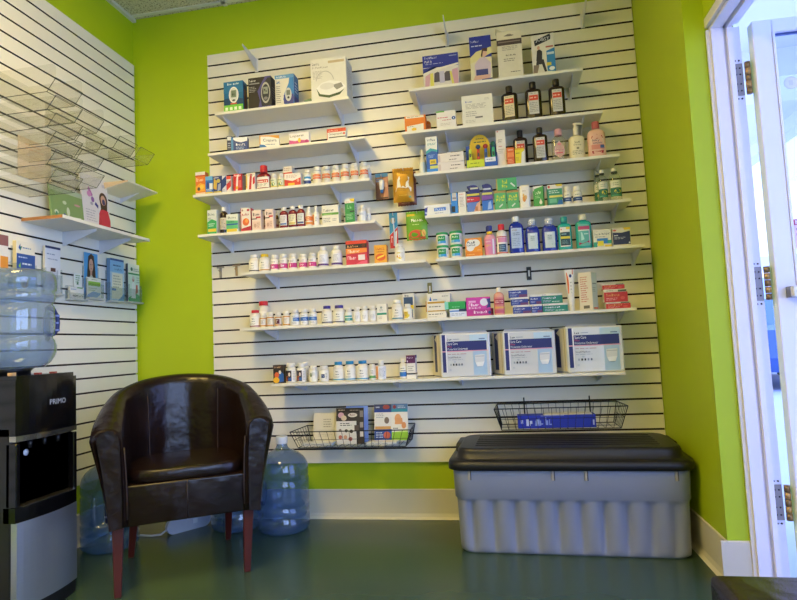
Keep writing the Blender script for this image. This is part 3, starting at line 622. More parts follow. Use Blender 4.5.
# fourth shelf
carton('S4_a', 'medicine_box', 'white and green box with a yellow foot, left end of the fourth shelf', .04, '#dfe0d4', [('p', [(0, 0), (1, 0), (1, .52), (.5, .62), (0, .5)], '#3fa85c'), ('r', .08, .10, .92, .22, '#e3c63a'), ('t', .08, .76, .8, .88, 'Alkalin', '#7b8a7c'), lines(.1, .56, .5, .70, 2, '#4b6f52'), lines(.15, .3, .85, .46, 2, '#cfe8d2')])
bottle('S4_b', 'dark brown glass bottle with a white cap, second on the fourth shelf', bm_=M('#2a1710', .12, 0, .05, 8., 0, .6), cap='#ded8cc', labc='#cfc3ae', lab=(.14, .58), capw=.62, caph=.16, neckw=.42, sh=.66, name='glass_bottle', art=[lines(.25, .1, .75, .9, 7, '#8a7d6a')])
carton('S4_c', 'medicine_box', 'white and green box with a yellow strip right of the brown bottle', .04, '#e0e2d4', [('p', [(0, .1), (1, .18), (1, .62), (0, .68)], '#5fb87a'), ('r', 0, .40, 1, .48, '#2c5f9a'), ('r', .05, .04, .9, .2, '#e2c43c'), ('t', .15, .74, .85, .88, 'Antacid', '#8a8f80'), lines(.15, .52, .7, .62, 1, '#2c6a48')])
carton('S4_d', 'medicine_box', 'white and red box with an orange fruit, on the fourth shelf', .045, '#e8dfd2', [('p', [(0, 0), (1, 0), (1, .22), (0, .12)], '#b4263a'), ('e', .52, .40, .34, .16, '#e06a34'), ('e', .6, .44, .15, .08, '#f09a4a'), ('r', 0, 0, .06, 1, '#c0333f'), ('t', .15, .66, .85, .78, 'Theraf', '#b23440'), ('e', .78, .9, .14, .05, '#b4263a'), ('e', .2, .9, .08, .04, '#8f6a5a')], side=[('r', 0, 0, 1, 1, '#c2434c')])
for q, lab in (('e', 'pale pink box with a red mark next to the orange fruit box'), ('g', 'pale pink box with a red mark just left of the red syrups')):
    carton('S4_' + q, 'medicine_box', lab, .04, '#e9d3c4', [('t', .15, .72, .88, .88, 'Arnica', '#4c3a38'), ('r', .0, .55, .55, .60, '#4a3434'), ('r', .45, .60, .95, .68, '#c23b40'), ('r', .1, .08, .9, .45, '#e6c5b0'), ('e', .35, .24, .15, .1, '#c9a08c'), lines(.55, .12, .88, .40, 3, '#b48e7c')], group='pale pink boxes on the fourth shelf')
for q, lab in (('f', 'amber bottle behind the pair of pale pink boxes'), ('g2', 'amber bottle behind the second pale pink box')):
    bottle('S4_' + q, lab, bm_=M('#6b4420', .2), cap='#d9cfc0', labc='#d8b48a', lab=(.1, .6), art=[('r', 0, .3, 1, .5, '#a83a38')], capw=.7)
for i in range(3):
    bottle('S4_h%d' % (i + 1), '%s from the left of three dark red syrup bottles with white caps' % ORD[i], bm_=M('#7c1e26', .14, 0, .05, 8., 0, .6), cap='#e2dcd2', labc=['#dcd6d2', '#e6d8b4', '#dcdad6'][i], lab=(.13, .62), A=.95, capw=.6, caph=.17, neckw=.44, sh=.68, n=2.6, flat=.7, name='syrup_bottle', cat='bottle', group='dark red syrup bottles',
      art=[lines(.2, .35, .8, .9, 4), ('r', .1, .05, .9, .22, ['#5a78b0', '#c9b060', '#40508a'][i])])
bottle('S4_i1', 'white squeeze bottle with an orange label and pointed tip', cap='#efe9de', labc='#ece2d2', lab=(.05, .55), art=[('r', 0, .45, 1, .88, '#e0792c'), ('r', 0, .08, 1, .32, '#e59a4e'), lines(.3, .5, .7, .8, 2, '#f6e2c8')], capw=.42, caph=.26, neckw=.36, sh=.6, name='squeeze_bottle', group='squeeze bottles on the fourth shelf')
bottle('S4_i2', 'white squeeze bottle with an orange side stripe, next to the wide white box', cap='#efe9de', labc='#eee6da', lab=(.05, .55), art=[('r', 0, 0, .4, 1, '#df8a3c'), lines(.5, .3, .75, .8, 3)], capw=.4, caph=.28, neckw=.34, sh=.6, name='squeeze_bottle', group='squeeze bottles on the fourth shelf')
carton('S4_j', 'medicine_box', 'wide white box with a green band on the fourth shelf', .05, '#e6e0d0', [('r', 0, .48, 1, .60, '#5f9a3a'), ('t', .1, .66, .72, .8, 'Calcium', '#6d6a60'), lines(.08, .1, .5, .36, 3), lines(.62, .15, .92, .3, 2), ('r', .1, .5, .6, .54, '#9cc070')])
bottle('S4_k', 'slim pale bottle half hidden behind the tall green box', cap='#cfc6b4', labc='#c9b89a', lab=(.1, .6), art=[('r', 0, .35, 1, .5, '#3a3a3a')])
carton('S4_l', 'medicine_box', 'tall green box with a white and yellow top on the fourth shelf', .045, '#2f8f48', [('r', 0, .82, 1, 1, '#e8e4d6'), ('p', [(.5, 1), (1, 1), (1, .86), (.62, .88)], '#e8c332'), ('t', .12, .84, .48, .9, 'sleep', '#c24a3a'), ('t', .25, .58, .75, .76, 'Zz', '#7cc48a'), ('r', .5, .44, .98, .49, '#1d2c28'), lines(.15, .12, .85, .38, 4, '#a8d8ae')], side=[('r', 0, 0, 1, 1, '#d9dcd4'), lines(.2, .1, .8, .8, 7)])
for q, lab in (('m', 'white bottle with a blue label at the right end of the fourth shelf'), ('n', 'narrow white bottle last in the fourth shelf row')):
    bottle('S4_' + q, lab, labc='#e4e6e6', lab=(.06, .62), art=[('p', [(0, .1), (1, .05), (1, .42), (.5, .5), (0, .35)], '#3c6cb0'), lines(.3, .62, .7, .85, 2, '#7890b0')], capw=.78, caph=.2, group='blue-label bottles at the shelf end')
# fifth shelf
def bigcap(key, lab, cap, band, grp=None, extra=()):
    return bottle(key, lab, labc='#ece7da', lab=(.05, .62), cap=cap, A=1.6, capw=.68, caph=.16, neckw=.55, sh=.60, group=grp,
      art=[('r', 0, .02, 1, .12, band), ('t', .42, .72, .62, .88, 'AB', '#6f6f6c'), lines(.40, .45, .64, .62, 1), lines(.34, .2, .7, .36, 2, '#a5a29a')] + list(extra))
bigcap('S5_a', 'white-capped vitamin bottle with a black foot band, left end of the fifth shelf', '#eee9dc', '#3a3836')
bigcap('S5_b', 'yellow-capped white vitamin bottle on the fifth shelf', '#e6c31c', '#b98a2e')
for i in range(5):
    bottle('S5_c%d' % (i + 1), '%s from the left of five white bottles with magenta labels' % ORD[i], labc='#ece4da', lab=(.06, .66), A=1.6, capw=.8, caph=.2, sh=.7, group='white bottles with magenta labels',
      art=[('r', 0, .10, 1, .58, '#c8347a'), ('t', .38, .2, .66, .5, ['D3', 'B12', 'C', 'B6', 'E'][i], '#f2dbe6'), lines(.36, .66, .68, .92, 2, '#8c8688')])
for i in range(2):
    bottle('S5_d%d' % (i + 1), '%s tall white bottle with a purple foot band, beside the red box shelf row' % ['left', 'right'][i], labc='#e6e3e0', lab=(.05, .62), A=1.6, capw=.62, caph=.15, neckw=.55, sh=.64, group='tall bottles with a purple band',
      art=[('r', 0, .05, 1, .22, '#5a3a7c'), lines(.36, .36, .7, .92, 6, '#8f92a4')])
carton('S5_e', 'medicine_box', 'red and orange box with a black band on the fifth shelf', .05, '#d1334a', [('p', [(0, .58), (1, .68), (1, 1), (0, 1)], '#d8402f'), ('r', .0, .68, 1, .86, '#2b2022'), ('p', [(0, .45), (1, .5), (1, .66), (0, .68)], '#ee8a3c'), ('t', .08, .72, .6, .81, 'Natural', '#d8a070'), ('e', .84, .77, .08, .06, '#5a2420'), ('t', .1, .50, .68, .62, 'Emergen', '#f6dcc0'), ('r', .58, .18, .90, .40, '#ecd8d8'), ('t', .08, .22, .5, .36, 'Super', '#f3c6cc'), ('p', [(.4, 0), (1, 0), (1, .16), (.7, .12)], '#e25a78')])
carton('S5_f', 'medicine_box', 'small orange and yellow box on the fifth shelf', .045, '#eba83c', [('t', .14, .72, .86, .88, 'Ester', '#c9602c'), ('e', .5, .32, .4, .2, '#e0622c'), ('p', [(.2, .22), (.78, .36), (.82, .46), (.25, .34)], '#f4d24a'), lines(.2, .56, .8, .68, 1, '#b86a2e')], side=[('r', .05, .02, .95, .98, '#c8793a'), lines(.2, .3, .8, .7, 3, '#e8c090')])
bottle('S5_g', 'white bottle with yellow fruit at the right end of the fifth shelf', labc='#efeadc', lab=(.05, .64), art=[('e', .45, .4, .12, .14, '#e8a63a'), ('e', .55, .25, .1, .12, '#e6cf4a'), ('r', .36, .66, .6, .76, '#d8c24a'), lines(.64, .2, .8, .8, 5, '#c0b49c')], capw=.6, caph=.15, neckw=.55, sh=.7)
# sixth shelf
bigcap('S6_a', 'red-capped white vitamin bottle at the left end of its shelf, front one', '#c8202c', '#8e2a32', 'red-capped vitamin bottles')
bigcap('S6_b', 'larger red-capped white bottle standing behind the front red-capped one', '#c8202c', '#b04048', 'red-capped vitamin bottles')
for i in range(4):
    bottle('S6_c%d' % (i + 1), '%s from the left of four small bottles with amber label edges' % ORD[i], labc='#e9e0cf', lab=(.06, .66), A=1.7, capw=.86, caph=.22, sh=.72, group='small bottles with amber label edges',
      art=[('r', 0, .88, 1, 1, '#c98a2c'), ('r', 0, 0, 1, .14, '#c98a2c'), ('r', 0, 0, .34, 1, '#cf9a48')] + ([('r', .36, .2, .72, .75, '#5c1a26'), ('t', .42, .32, .64, .62, 'C', '#ead8c8')] if i == 2 else [lines(.4, .25, .7, .8, 4, '#9a8a78')]))
for i in range(3):
    bottle('S6_d%d' % (i + 1), '%s from the left of three white bottles with blue bands' % ORD[i], labc='#eae8e2', lab=(.06, .66), A=1.6, capw=.78, caph=.2, sh=.7, group='white bottles with blue bands',
      art=[('r', [.45, .15, .1][i], .34, 1, .72, '#2f68b0'), lines(.5, .42, .8, .64, 2, '#cfdcec'), lines(.35, .78, .7, .95, 1), lines(.38, .08, .7, .26, 2)])
bigcap('S6_e1', 'purple-capped white vitamin bottle, left of the pair', '#3a2a86', '#3a3450', 'purple-capped vitamin bottles')
bigcap('S6_e2', 'purple-capped white vitamin bottle, right of the pair', '#3a2a86', '#3a3450', 'purple-capped vitamin bottles')
bottle('S6_f', 'small white bottle with two teal bands right of the purple caps', labc='#e6e6dc', lab=(.06, .7), art=[('r', .1, .50, .9, .66, '#3f9a94'), ('r', 0, .12, 1, .40, '#2f8f88'), lines(.36, .16, .7, .36, 2, '#cfe6e2')], capw=.8, caph=.2)
for i in range(3):
    bottle('S6_g%d' % (i + 1), '%s from the left of three white bottles with a navy band near the top' % ORD[i], labc='#eae8e2', lab=(.06, .68), A=1.6, capw=.84, caph=.2, sh=.72, group='white bottles with a navy top band',
      art=[('p', [(0, .82), (.5, .72), (1, .88), (1, 1), (0, 1)], '#2a2c74'), lines(.36, .2, .72, .62, 4, '#a8a6a4')])
carton('S6_h', 'medicine_box', 'white carton with a green band among the vitamin bottles', .045, '#ece6d6', [('r', 0, .36, 1, .48, '#2f9470'), ('e', .45, .8, .12, .07, '#9aa39a'), lines(.25, .56, .75, .70, 2), lines(.15, .1, .6, .28, 2, '#c0b49c')], side=[('r', 0, 0, 1, 1, '#d8cfb8')])
bigcap('S6_i', 'large white bottle with a teal foot band on the purple-cap shelf', '#eeeae0', '#2b7f96')
carton('S6_j', 'medicine_box', 'white box with navy and yellow bands behind the small yellow-label bottle', .05, '#ddd9cc', [('r', .1, .52, .9, .86, '#2f4a70'), ('r', .3, .42, .95, .56, '#e4c42c'), ('r', .15, .1, .85, .4, '#49628a'), ('t', .2, .88, .6, .96, 'vision', '#6b6a66')], side=[('r', 0, 0, 1, 1, '#e2ddce')])
bottle('S6_k', 'small white bottle with a yellow label at the right end of the vitamin row', labc='#efe7cc', lab=(.05, .66), art=[('r', .2, .1, .55, .75, '#d9b83a'), ('e', .58, .35, .1, .16, '#e8cf3a'), lines(.3, .3, .5, .7, 3, '#8a7a3a')], capw=.7, caph=.2)
# lowest shelf of the left column
SUN = [('r', 0, .80, 1, 1, '#3a2a22'), ('t', .1, .84, .8, .94, 'omega', '#c9a27a'), ('p', [(.55, .05), (1, .1), (1, .5), (.75, .62), (.5, .4)], '#2b5fa4'), ('e', .35, .45, .22, .16, '#e0683a'), ('e', .3, .18, .3, .16, '#efb62e'), ('e', .66, .60, .12, .1, '#e8e0d4')]
carton('S7_a', 'medicine_box', 'dark box with orange and blue picture, left end of the lowest shelf', .045, '#2d2320', SUN)
for q, lab in (('b1', 'white bottle with a dark picture label next to the dark picture box'), ('b2', 'white bottle with a dark picture label, second of that kind'), ('b3', 'white bottle half hidden behind the second picture-label bottle')):
    bottle('S7_' + q, lab, labc='#ece6da', lab=(.05, .66), A=1.7, capw=.72, caph=.2, sh=.7, group='bottles with dark picture labels',
      art=[('r', .25, .05, .62, .95, '#3a2c30'), ('e', .36, .3, .08, .2, '#d8602f'), ('r', .42, .1, .6, .35, '#2f5fa0'), ('e', .5, .62, .06, .16, '#e0ccb8'), lines(.68, .1, .85, .9, 6, '#b5b0aa')])
bottle('S7_c', 'small white bottle with a teal swoosh on the lowest shelf', labc='#e9e6da', lab=(.05, .7), art=[('p', [(0, .1), (1, .2), (1, .44), (.55, .3), (0, .26)], '#2b7fb0'), ('e', .4, .6, .1, .2, '#7a8a5a'), lines(.5, .55, .75, .85, 3)], capw=.8, caph=.2)
bottle('S7_d', 'white bottle with a small navy square, left of the blue caps', labc='#ece8dc', lab=(.05, .7), art=[('r', .40, .30, .64, .66, '#28375e'), ('t', .44, .44, .6, .56, 'Fe', '#c8d4e8'), lines(.7, .2, .85, .8, 4)], capw=.8, caph=.2)
for i in range(3):
    bigcap('S7_e%d' % (i + 1), '%s from the left of three blue-capped white bottles' % ORD[i], '#2484b8', '#3a94bc', 'blue-capped vitamin bottles')
bottle('S7_f', 'small white bottle with a green label foot right of the blue caps', labc='#e9e6dc', lab=(.05, .7), art=[('r', 0, .1, 1, .36, '#5f9a5a'), lines(.36, .5, .7, .9, 3)], capw=.84, caph=.2)
bottle('S7_g', 'white bottle with an orange label edge right of the small green-foot one', labc='#e8e8ea', lab=(.05, .7), art=[('r', 0, 0, .36, 1, '#dd9a5a'), lines(.45, .1, .85, .9, 8, '#8f93a2')], capw=.6, caph=.26, neckw=.5)
bottle('S7_h', 'slim white bottle with a blue block beside the purple-topped box', labc='#eeebe2', lab=(.05, .62), art=[('r', .1, .12, .95, .52, '#3a78c0'), ('r', .3, .6, .8, .68, '#8e96a4'), lines(.3, .74, .7, .95, 1)], capw=.62, caph=.18, neckw=.5)
carton('S7_i', 'medicine_box', 'white box with a purple top and black line on the lowest shelf', .05, '#ece6da', [('r', 0, .66, 1, 1, '#5a1f4e'), ('t', .1, .86, .8, .94, 'Probio', '#d8b8d0'), ('e', .14, .74, .06, .04, '#e8d4e0'), ('r', 0, .18, 1, .24, '#241d22'), lines(.2, .30, .85, .56, 3, '#a8a09c')], side=[('r', 0, .0, 1, .88, '#dcdce2'), ('r', 0, .88, 1, 1, '#4a2470'), ('r', 0, .18, 1, .24, '#241d22'), lines(.3, .3, .7, .8, 6, '#8c96b0')])
# ---------------------------------------------------------------- goods on the right column
CREAMP = '#ddd6c0'
carton('R1_a', 'brace_box', 'wide blue and white box picturing grey arm pads, top shelf of the right column', .06, '#d4cfc4', [
  ('r', 0, .62, 1, 1, '#1c2f90'), ('p', [(0, .45), (.2, .58), (.5, .64), (1, .70), (1, .60), (0, .60)], '#1c2f90'), ('p', [(0, .44), (.3, .56), (1, .68), (1, .62), (.3, .50), (0, .38)], '#ddd8c8'),
  ('p', [(.04, 0), (.16, .02), (.22, .45), (.06, .35)], '#c79aa6'), ('p', [(.80, .02), (.98, 0), (.98, .52), (.82, .48)], '#c79aa6'), ('p', [(.19, 0), (.30, 0), (.28, .44), (.20, .42)], '#d8cf5e'), ('p', [(.80, .04), (.86, .04), (.80, .44), (.75, .42)], '#d8cf5e'),
  ('p', [(.30, .14), (.46, .14), (.46, .42), (.42, .46), (.32, .42)], '#4c4650'), ('p', [(.60, .14), (.76, .14), (.75, .44), (.64, .44), (.60, .38)], '#4c4650'), ('p', [(.46, .1), (.60, .1), (.60, .46), (.46, .46)], '#b9b4c8'),
  ('t', .06, .88, .42, .95, 'BELL-HORN', '#c5cbe6'), ('r', .75, .9, .96, .93, '#8c98cc'), ('t', .06, .76, .26, .84, 'Pull It', '#e8e8ee'), lines(.08, .70, .6, .74, 1, '#aab2dc')])
carton('R1_b', 'brace_box', 'tall blue and yellow box picturing a woman with an arm sling', .05, '#d9cfa8', [
  ('r', 0, .52, 1, 1, '#1c2f90'), ('p', [(0, .54), (.3, .66), (1, .74), (1, .6), (0, .4)], '#d9cf8e'), ('p', [(.2, .0), (.9, .0), (.95, .38), (.7, .52), (.45, .52), (.2, .38)], '#c8b6c2'), ('e', .66, .60, .13, .075, '#d9b09a'), ('p', [(.5, .55), (.58, .72), (.82, .72), (.8, .64), (.62, .66), (.56, .52)], '#4a2f26'),
  ('r', .25, .13, .80, .26, '#3a3f7c'), ('p', [(.1, .04), (.85, .04), (.9, .13), (.2, .13)], '#d3a896'), ('p', [(.5, 0), (.98, .02), (.98, .05), (.5, .04)], '#2c3476'), ('t', .06, .86, .45, .91, 'BELL-HORN', '#c5cbe6'), lines(.08, .76, .72, .81, 1, '#d0d6ee'), ('e', .6, .97, .1, .008, '#0f1a5a')],
  side=[('r', 0, .5, 1, 1, '#1a2a80'), ('r', 0, 0, 1, .5, '#c9b98e')])
x, w, h, yf = D['R1_c']
o = carton('R1_c', 'brace_box', 'tall cream box with a brown band and its top flaps open', .06, '#d8d0b8', [('r', 0, .70, 1, .82, '#4a3a38'), ('r', .06, .76, .94, .78, '#8c7c74'), ('e', .5, .9, .2, .015, '#6a6258'), ('e', .5, .92, .1, .014, '#8a8274'), lines(.2, .58, .85, .68, 3, '#a39a88'), ('t', .34, .46, .74, .50, 'MEDICAL', '#6a6258'), lines(.24, .34, .78, .42, 2, '#8d8474'), lines(.5, .1, .9, .14, 1, '#6a6258')], h=h - .012)
b = MB(); b.hexa([(-w / 2 + .004, -.03, h - .0121), (-w / 2 + .03, -.03, h - .0121), (-w / 2 + .03, .028, h - .0121), (-w / 2 + .004, .028, h - .0121), (-w / 2 - .004, -.03, h + .006), (-w / 2 - .001, -.03, h + .007), (-w / 2 - .001, .028, h + .007), (-w / 2 - .004, .028, h + .006)], '#cfc6ab')
b.box(.0, w / 2 - .004, .0285, .0298, h - .0121, h + .012, '#cfc6ab'); b.build('flap', o)
carton('R1_d', 'hosiery_box', 'white box with slanted black lettering and a seated man in a suit', .05, '#d8d3c4', [
  ('p', [(.14, .78), (.84, .92), (.84, .99), (.14, .86)], '#20242c'), ('p', [(.14, .80), (.86, .94), (.84, .84), (.16, .72)], '#20242c'), ('t', .2, .80, .80, .91, 'JOBST', '#d8d8dc'), ('p', [(.64, .05), (1, .02), (1, .62), (.64, .56)], '#2a7cb4'), ('r', .62, .64, .94, .68, '#a8564c'), ('r', .66, .46, .96, .52, '#b9d0dc'),
  ('p', [(.18, .34), (.44, .36), (.46, .56), (.36, .62), (.24, .60)], '#2b2a30'), ('p', [(.2, .36), (.5, .36), (.62, .04), (.52, .04), (.42, .24), (.28, .24), (.2, .08), (.12, .08)], '#302e34'), ('e', .31, .66, .06, .05, '#c89a84'), ('p', [(.02, .02), (.2, .02), (.3, .22), (.06, .24)], '#7a6a5e'), ('r', .62, .18, .82, .26, '#d8c648'), ('e', .84, .1, .12, .05, '#e0e4e8')],
  side=[('r', 0, 0, 1, .9, '#2468a0'), ('r', 0, .9, 1, 1, '#cfcabc')], rot=-4)
# second shelf
carton('R2_a', 'medicine_box', 'orange box with a white label, left end of its shelf', .05, '#e0761f', [('r', .06, .84, .92, .98, '#e8dfc8'), lines(.12, .88, .85, .95, 1, '#8a7a64'), ('p', [(.1, 0), (.9, 0), (.9, .46), (.1, .36)], '#e5dfcc'), ('e', .44, .14, .12, .1, '#e2ba34'), lines(.14, .28, .5, .36, 1)], side=[('r', 0, 0, 1, 1, '#c8681e')])
bottle('R2_a2', 'small orange bottle peeping out behind the orange box', bm_=M('#c9651f', .25), cap='#dfd2ba', labc='#b5642c', lab=(.1, .6), art=[('r', 0, .2, 1, .5, '#d88a4c')])
carton('R2_b', 'medicine_box', 'white box with a green corner, red lines and a round blue emblem', .05, '#dfdad2', [('r', 0, .92, .42, 1, '#5aa83e'), lines(.06, .56, .62, .66, 1, '#c8485a'), lines(.3, .42, .78, .50, 1, '#b8404c'), ('e', .88, .54, .1, .1, '#24478c'), ('p', [(.84, .5), (.92, .5), (.88, .6)], '#dfe4ee'), lines(.2, .15, .8, .3, 2, '#b9b2aa')], left=[('r', 0, 0, 1, 1, '#d8b8a8')])
x, w, h, yf = D['R2_c']
b = MB(); b.box(-w / 2, w / 2, -.0015, .0015, .001, h, M('#e0dccb', .6)); b.box(-w / 2, w / 2, .0015, .035, .001, .0025, '#d8d4c4')
b.draw(lambda u, v, l: (-w / 2 + u * w, -.0015 - l, v * h), [('t', .12, .76, .36, .82, 'AirSpa', '#6a76b0'), lines(.74, .8, .92, .88, 2, '#b9b4a8'), lines(.12, .54, .9, .72, 4, '#b0aa9c'), lines(.12, .28, .5, .48, 3, '#b0aa9c'), ('r', .42, .22, .66, .27, '#6a6860'), lines(.1, .08, .5, .18, 2, '#c0baa9')])
tag(b.build('printed_sheet', None, (x, yf, slot_z(8)), 0), 'white printed paper sheet standing upright on a shelf', 'paper sheet')
BROWN = M('#2a1a12', .16, 0, .05, 8., 0, .6)
for q, lab, lc in (('R2_d1', 'dark brown bottle with a cream label, left of the three on the upper shelf', '#d9c9a0'), ('R2_d2', 'dark brown bottle with a pale label, middle of the three on the upper shelf', '#c9c6bc'), ('R2_d3', 'dark brown bottle with a pale label, right of the three on the upper shelf', '#c9c6bc'),
                   ('R3_g1', 'dark brown bottle behind the small yellow box on the lower shelf', '#cfc8b8'), ('R3_g2', 'dark brown bottle left of the clear pink-labelled oil', '#c9c6bc')):
    bottle(q, lab, bm_=BROWN, cap='#1d1512', labc=lc, lab=(.12, .70), A=.42, capw=.42, caph=.17, neckw=.34, sh=.72, n=3.4, flat=.62, name='peroxide_bottle', cat='bottle', group='dark brown bottles', rot=-8 if q == 'R2_d1' else 0,
      art=[('r', .08, .62, .92, .86, '#d0492c'), lines(.2, .68, .8, .80, 1, '#ecc0a8'), lines(.2, .9, .8, .97, 1), lines(.15, .08, .85, .54, 6, '#8a867c')])
# third shelf
bottle('R3_z', 'white spray bottle with a pointed nozzle left of the tall blue box', cap='#e6e0d2', labc='#dfe2e2', lab=(.05, .5), art=[('r', .55, 0, 1, 1, '#b8cfe4')], capw=.5, caph=.34, neckw=.5, sh=.5, name='spray_bottle')
carton('R3_a', 'medicine_box', 'tall white and blue box at the left of the thermometer shelf', .045, '#1f5cae', [('r', 0, .60, 1, 1, '#e2e2d8'), ('p', [(0, .60), (.4, .68), (1, .62), (1, .56), (.5, .60), (0, .52)], '#3aa0a8'), ('t', .15, .88, .85, .95, 'Flonase', '#5a6a80'), ('t', .12, .76, .88, .82, 'SPRAY', '#3f9a9a'), lines(.2, .40, .75, .50, 3, '#8fb4e0'), ('r', .3, .22, .85, .36, '#e2c83c'), ('r', .38, .26, .75, .32, '#a8943a'), ('r', .3, .06, 1, .18, '#c8cf6a'), ('r', 0, 0, 1, .1, '#2f86d4')], side=[('r', 0, 0, 1, 1, '#2a74c4')])
for q, zo, hh, lab in ((0, 0., .046, 'flat white box under another, beside the tall white and blue box'), (1, .0465, .050, 'flat white box lying on top of another flat white box')):
    o = carton('R3_b', 'flat_box', lab, .05, '#ddd4cb', [lines(.5, .5, .9, .75, 1, '#5a5450'), lines(.45, .15, .8, .35, 1, '#6a6460'), ('r', .02, .1, .12, .8, '#c8b6ac')], zoff=zo, h=hh, rot=-2 if q else 2, group='flat white boxes')
# thermometer counter display
x, w, h, yf = D['R3_c']
t = empty('thermometer_display', (x, yf, slot_z(11) + .0003), 0, 'yellow and blue counter display card holding four thermometers', 'display')
b = MB(); b.box(-w / 2, w / 2, .05, .053, 0, h * .72, '#1f4d9a'); b.box(-w / 2, -w / 2 + .003, .0, .05, 0, h * .5, '#1c4488'); b.box(w / 2 - .003, w / 2, 0, .05, 0, h * .4, '#1c4488'); b.box(-w / 2, w / 2, .0, .05, 0, .003, '#1c4488')
b.build('tray', t)
b = MB(); q = [(-w * .38, 0)] + [(-.05 * w + w * .33 * math.cos(a), h * .66 + h * .34 * math.sin(a)) for a in [PI - PI * i / 14 for i in range(15)]] + [(w * .28, 0)]
b.prism(q, 'y', .046, .0485, '#d9b42c')
b.draw(lambda u, v, l: (-w * .38 + u * w * .66, .046 - l, v * h), [lines(.32, .86, .74, .91, 1, '#4a5a3a'), lines(.22, .76, .86, .83, 1, '#4a5a3a')]); b.build('header_card', t)
b = MB(); b.box(-w / 2 + .003, w * .08, -.002, .0, 0, h * .25, '#c3cf34'); b.draw(lambda u, v, l: (-w / 2 + .003 + u * (w * .58 - .003), -.002 - l, v * h * .25), [lines(.2, .5, .9, .75, 1, '#7f9426'), lines(.1, .15, .8, .35, 1, '#7f9426')]); b.build('front_card', t)
b = MB(); b.box(w * .09, w / 2 - .003, -.002, 0, 0, h * .28, '#2258b0'); b.draw(lambda u, v, l: (w * .09 + u * (w * .41 - .003), -.002 - l, v * h * .28), [('r', .05, .58, .9, 1, '#dfe2e6'), lines(.15, .7, .8, .9, 1, '#8a94a6')]); b.build('front_card', t)
for i, (cx, c, hc) in enumerate(((-.36, '#c9d83a', None), (-.10, '#cf4a34', '#27426a'), (.14, '#2c5aa8', '#a83a34'), (.38, '#3fae7a', '#2f6a58'))):
    o = empty('thermometer', (x + cx * w, yf + .02, slot_z(11) + .0005 + .003), 0, ['lime yellow', 'red', 'blue', 'green'][i] + ' digital thermometer standing in the yellow counter display', 'thermometer', 'thermometers in the counter display')
    b = MB(); b.hexa([(-.009, -.004, .001), (.009, -.004, .001), (.009, .004, .001), (-.009, .004, .001), (-.007, -.004, h * .56), (.007, -.004, h * .56), (.007, .004, h * .56), (-.007, .004, h * .56)], c, .002); b.build('body', o)
    b = MB(); b.box(-.004, .004, -.0052, -.004, h * .34, h * .44, '#3a4440'); b.build('display', o)
    if hc:
        b = MB(); b.tube([(0, -.0055, h * (.60 + .05 * (i == 3))), (0, -.0035, h * (.60 + .05 * (i == 3)))], .0125, hc, 16); b.box(-.003, .003, -.0035, .004, h * .54, h * .6, hc); b.build('tag', o)
carton('R3_d', 'medicine_box', 'tall narrow white box beside the thermometer display', .045, '#e0d9cc', [lines(.2, .66, .7, .76, 2, '#8c8478'), ('r', .25, .55, .6, .57, '#c98a7c'), ('e', .2, .96, .1, .015, '#cf5a4c'), lines(.2, .36, .8, .5, 3, '#b0a698'), lines(.2, .02, .9, .05, 1, '#cf6a5a')])
carton('R3_e', 'medicine_box', 'small orange box between the tall narrow box and the yellow box', .03, '#d5652c', [('r', .1, .45, .9, .7, '#e58a4c'), lines(.15, .1, .85, .35, 3, '#e9b48c'), lines(.15, .78, .85, .92, 1, '#e9c8a8')])
carton('R3_f', 'medicine_box', 'small yellow and white box in front of a brown bottle', .03, '#e2cf2e', [('p', [(.6, 0), (1, 0), (1, .82), (.72, .7)], '#e4e0d2'), lines(.1, .62, .6, .75, 1, '#6a6a34'), lines(.08, .2, .5, .45, 3, '#a8983a'), ('r', 0, .9, 1, 1, '#d8a82e')])
# baby oil, pump and lotion
CLR = clear('#f6f3e8', .12, .16, .05, '#e6dfc8')
bottle('R3_h', 'clear oil bottle with a pink cap and a pink drop-shaped label', bm_=CLR, cap='#d79aa0', capw=.52, caph=.20, neckw=.4, sh=.62, n=2.8, flat=.6, name='oil_bottle', lab=(.06, .62), A=.8,
  art=[('p', [(.5, .02), (.82, .2), (.9, .42), (.78, .66), (.5, .98), (.22, .66), (.1, .42), (.18, .2)], '#e3b4b8'), ('t', .2, .42, .8, .52, 'baby oil', '#b06a84'), ('r', .3, .27, .7, .33, '#d25a6c'), ('e', .5, .78, .08, .05, '#d87a8a')])
x, w, h, yf = D['R3_i']
r = bottle('R3_i', 'cream pump bottle of hand wash between the oil and the pink lotion', body='#ded3ae', cap='#ddd4b8', capw=.36, caph=.26, neckw=.3, sh=.62, n=2.4, flat=.7, name='pump_bottle', lab=(.06, .6), A=1., ribs=False,
  art=[('t', .36, .74, .66, .86, 'Soft', '#5a5444'), ('t', .3, .6, .72, .7, 'Soap', '#6a6452'), ('e', .52, .46, .06, .06, '#8a8064'), lines(.2, .1, .85, .36, 3, '#9a9076')])
cz = h * .90
b = MB(); b.tube([(0, 0, h * .99), (0, 0, h * 1.0 + .012)], .006, '#ddd4b8'); b.tube([(-.012, 0, h + .014), (.010, 0, h + .017), (.030, 0, h + .015), (.036, 0, h + .008)], [.006, .007, .005, .003], '#e2d9be'); b.build('pump', r)
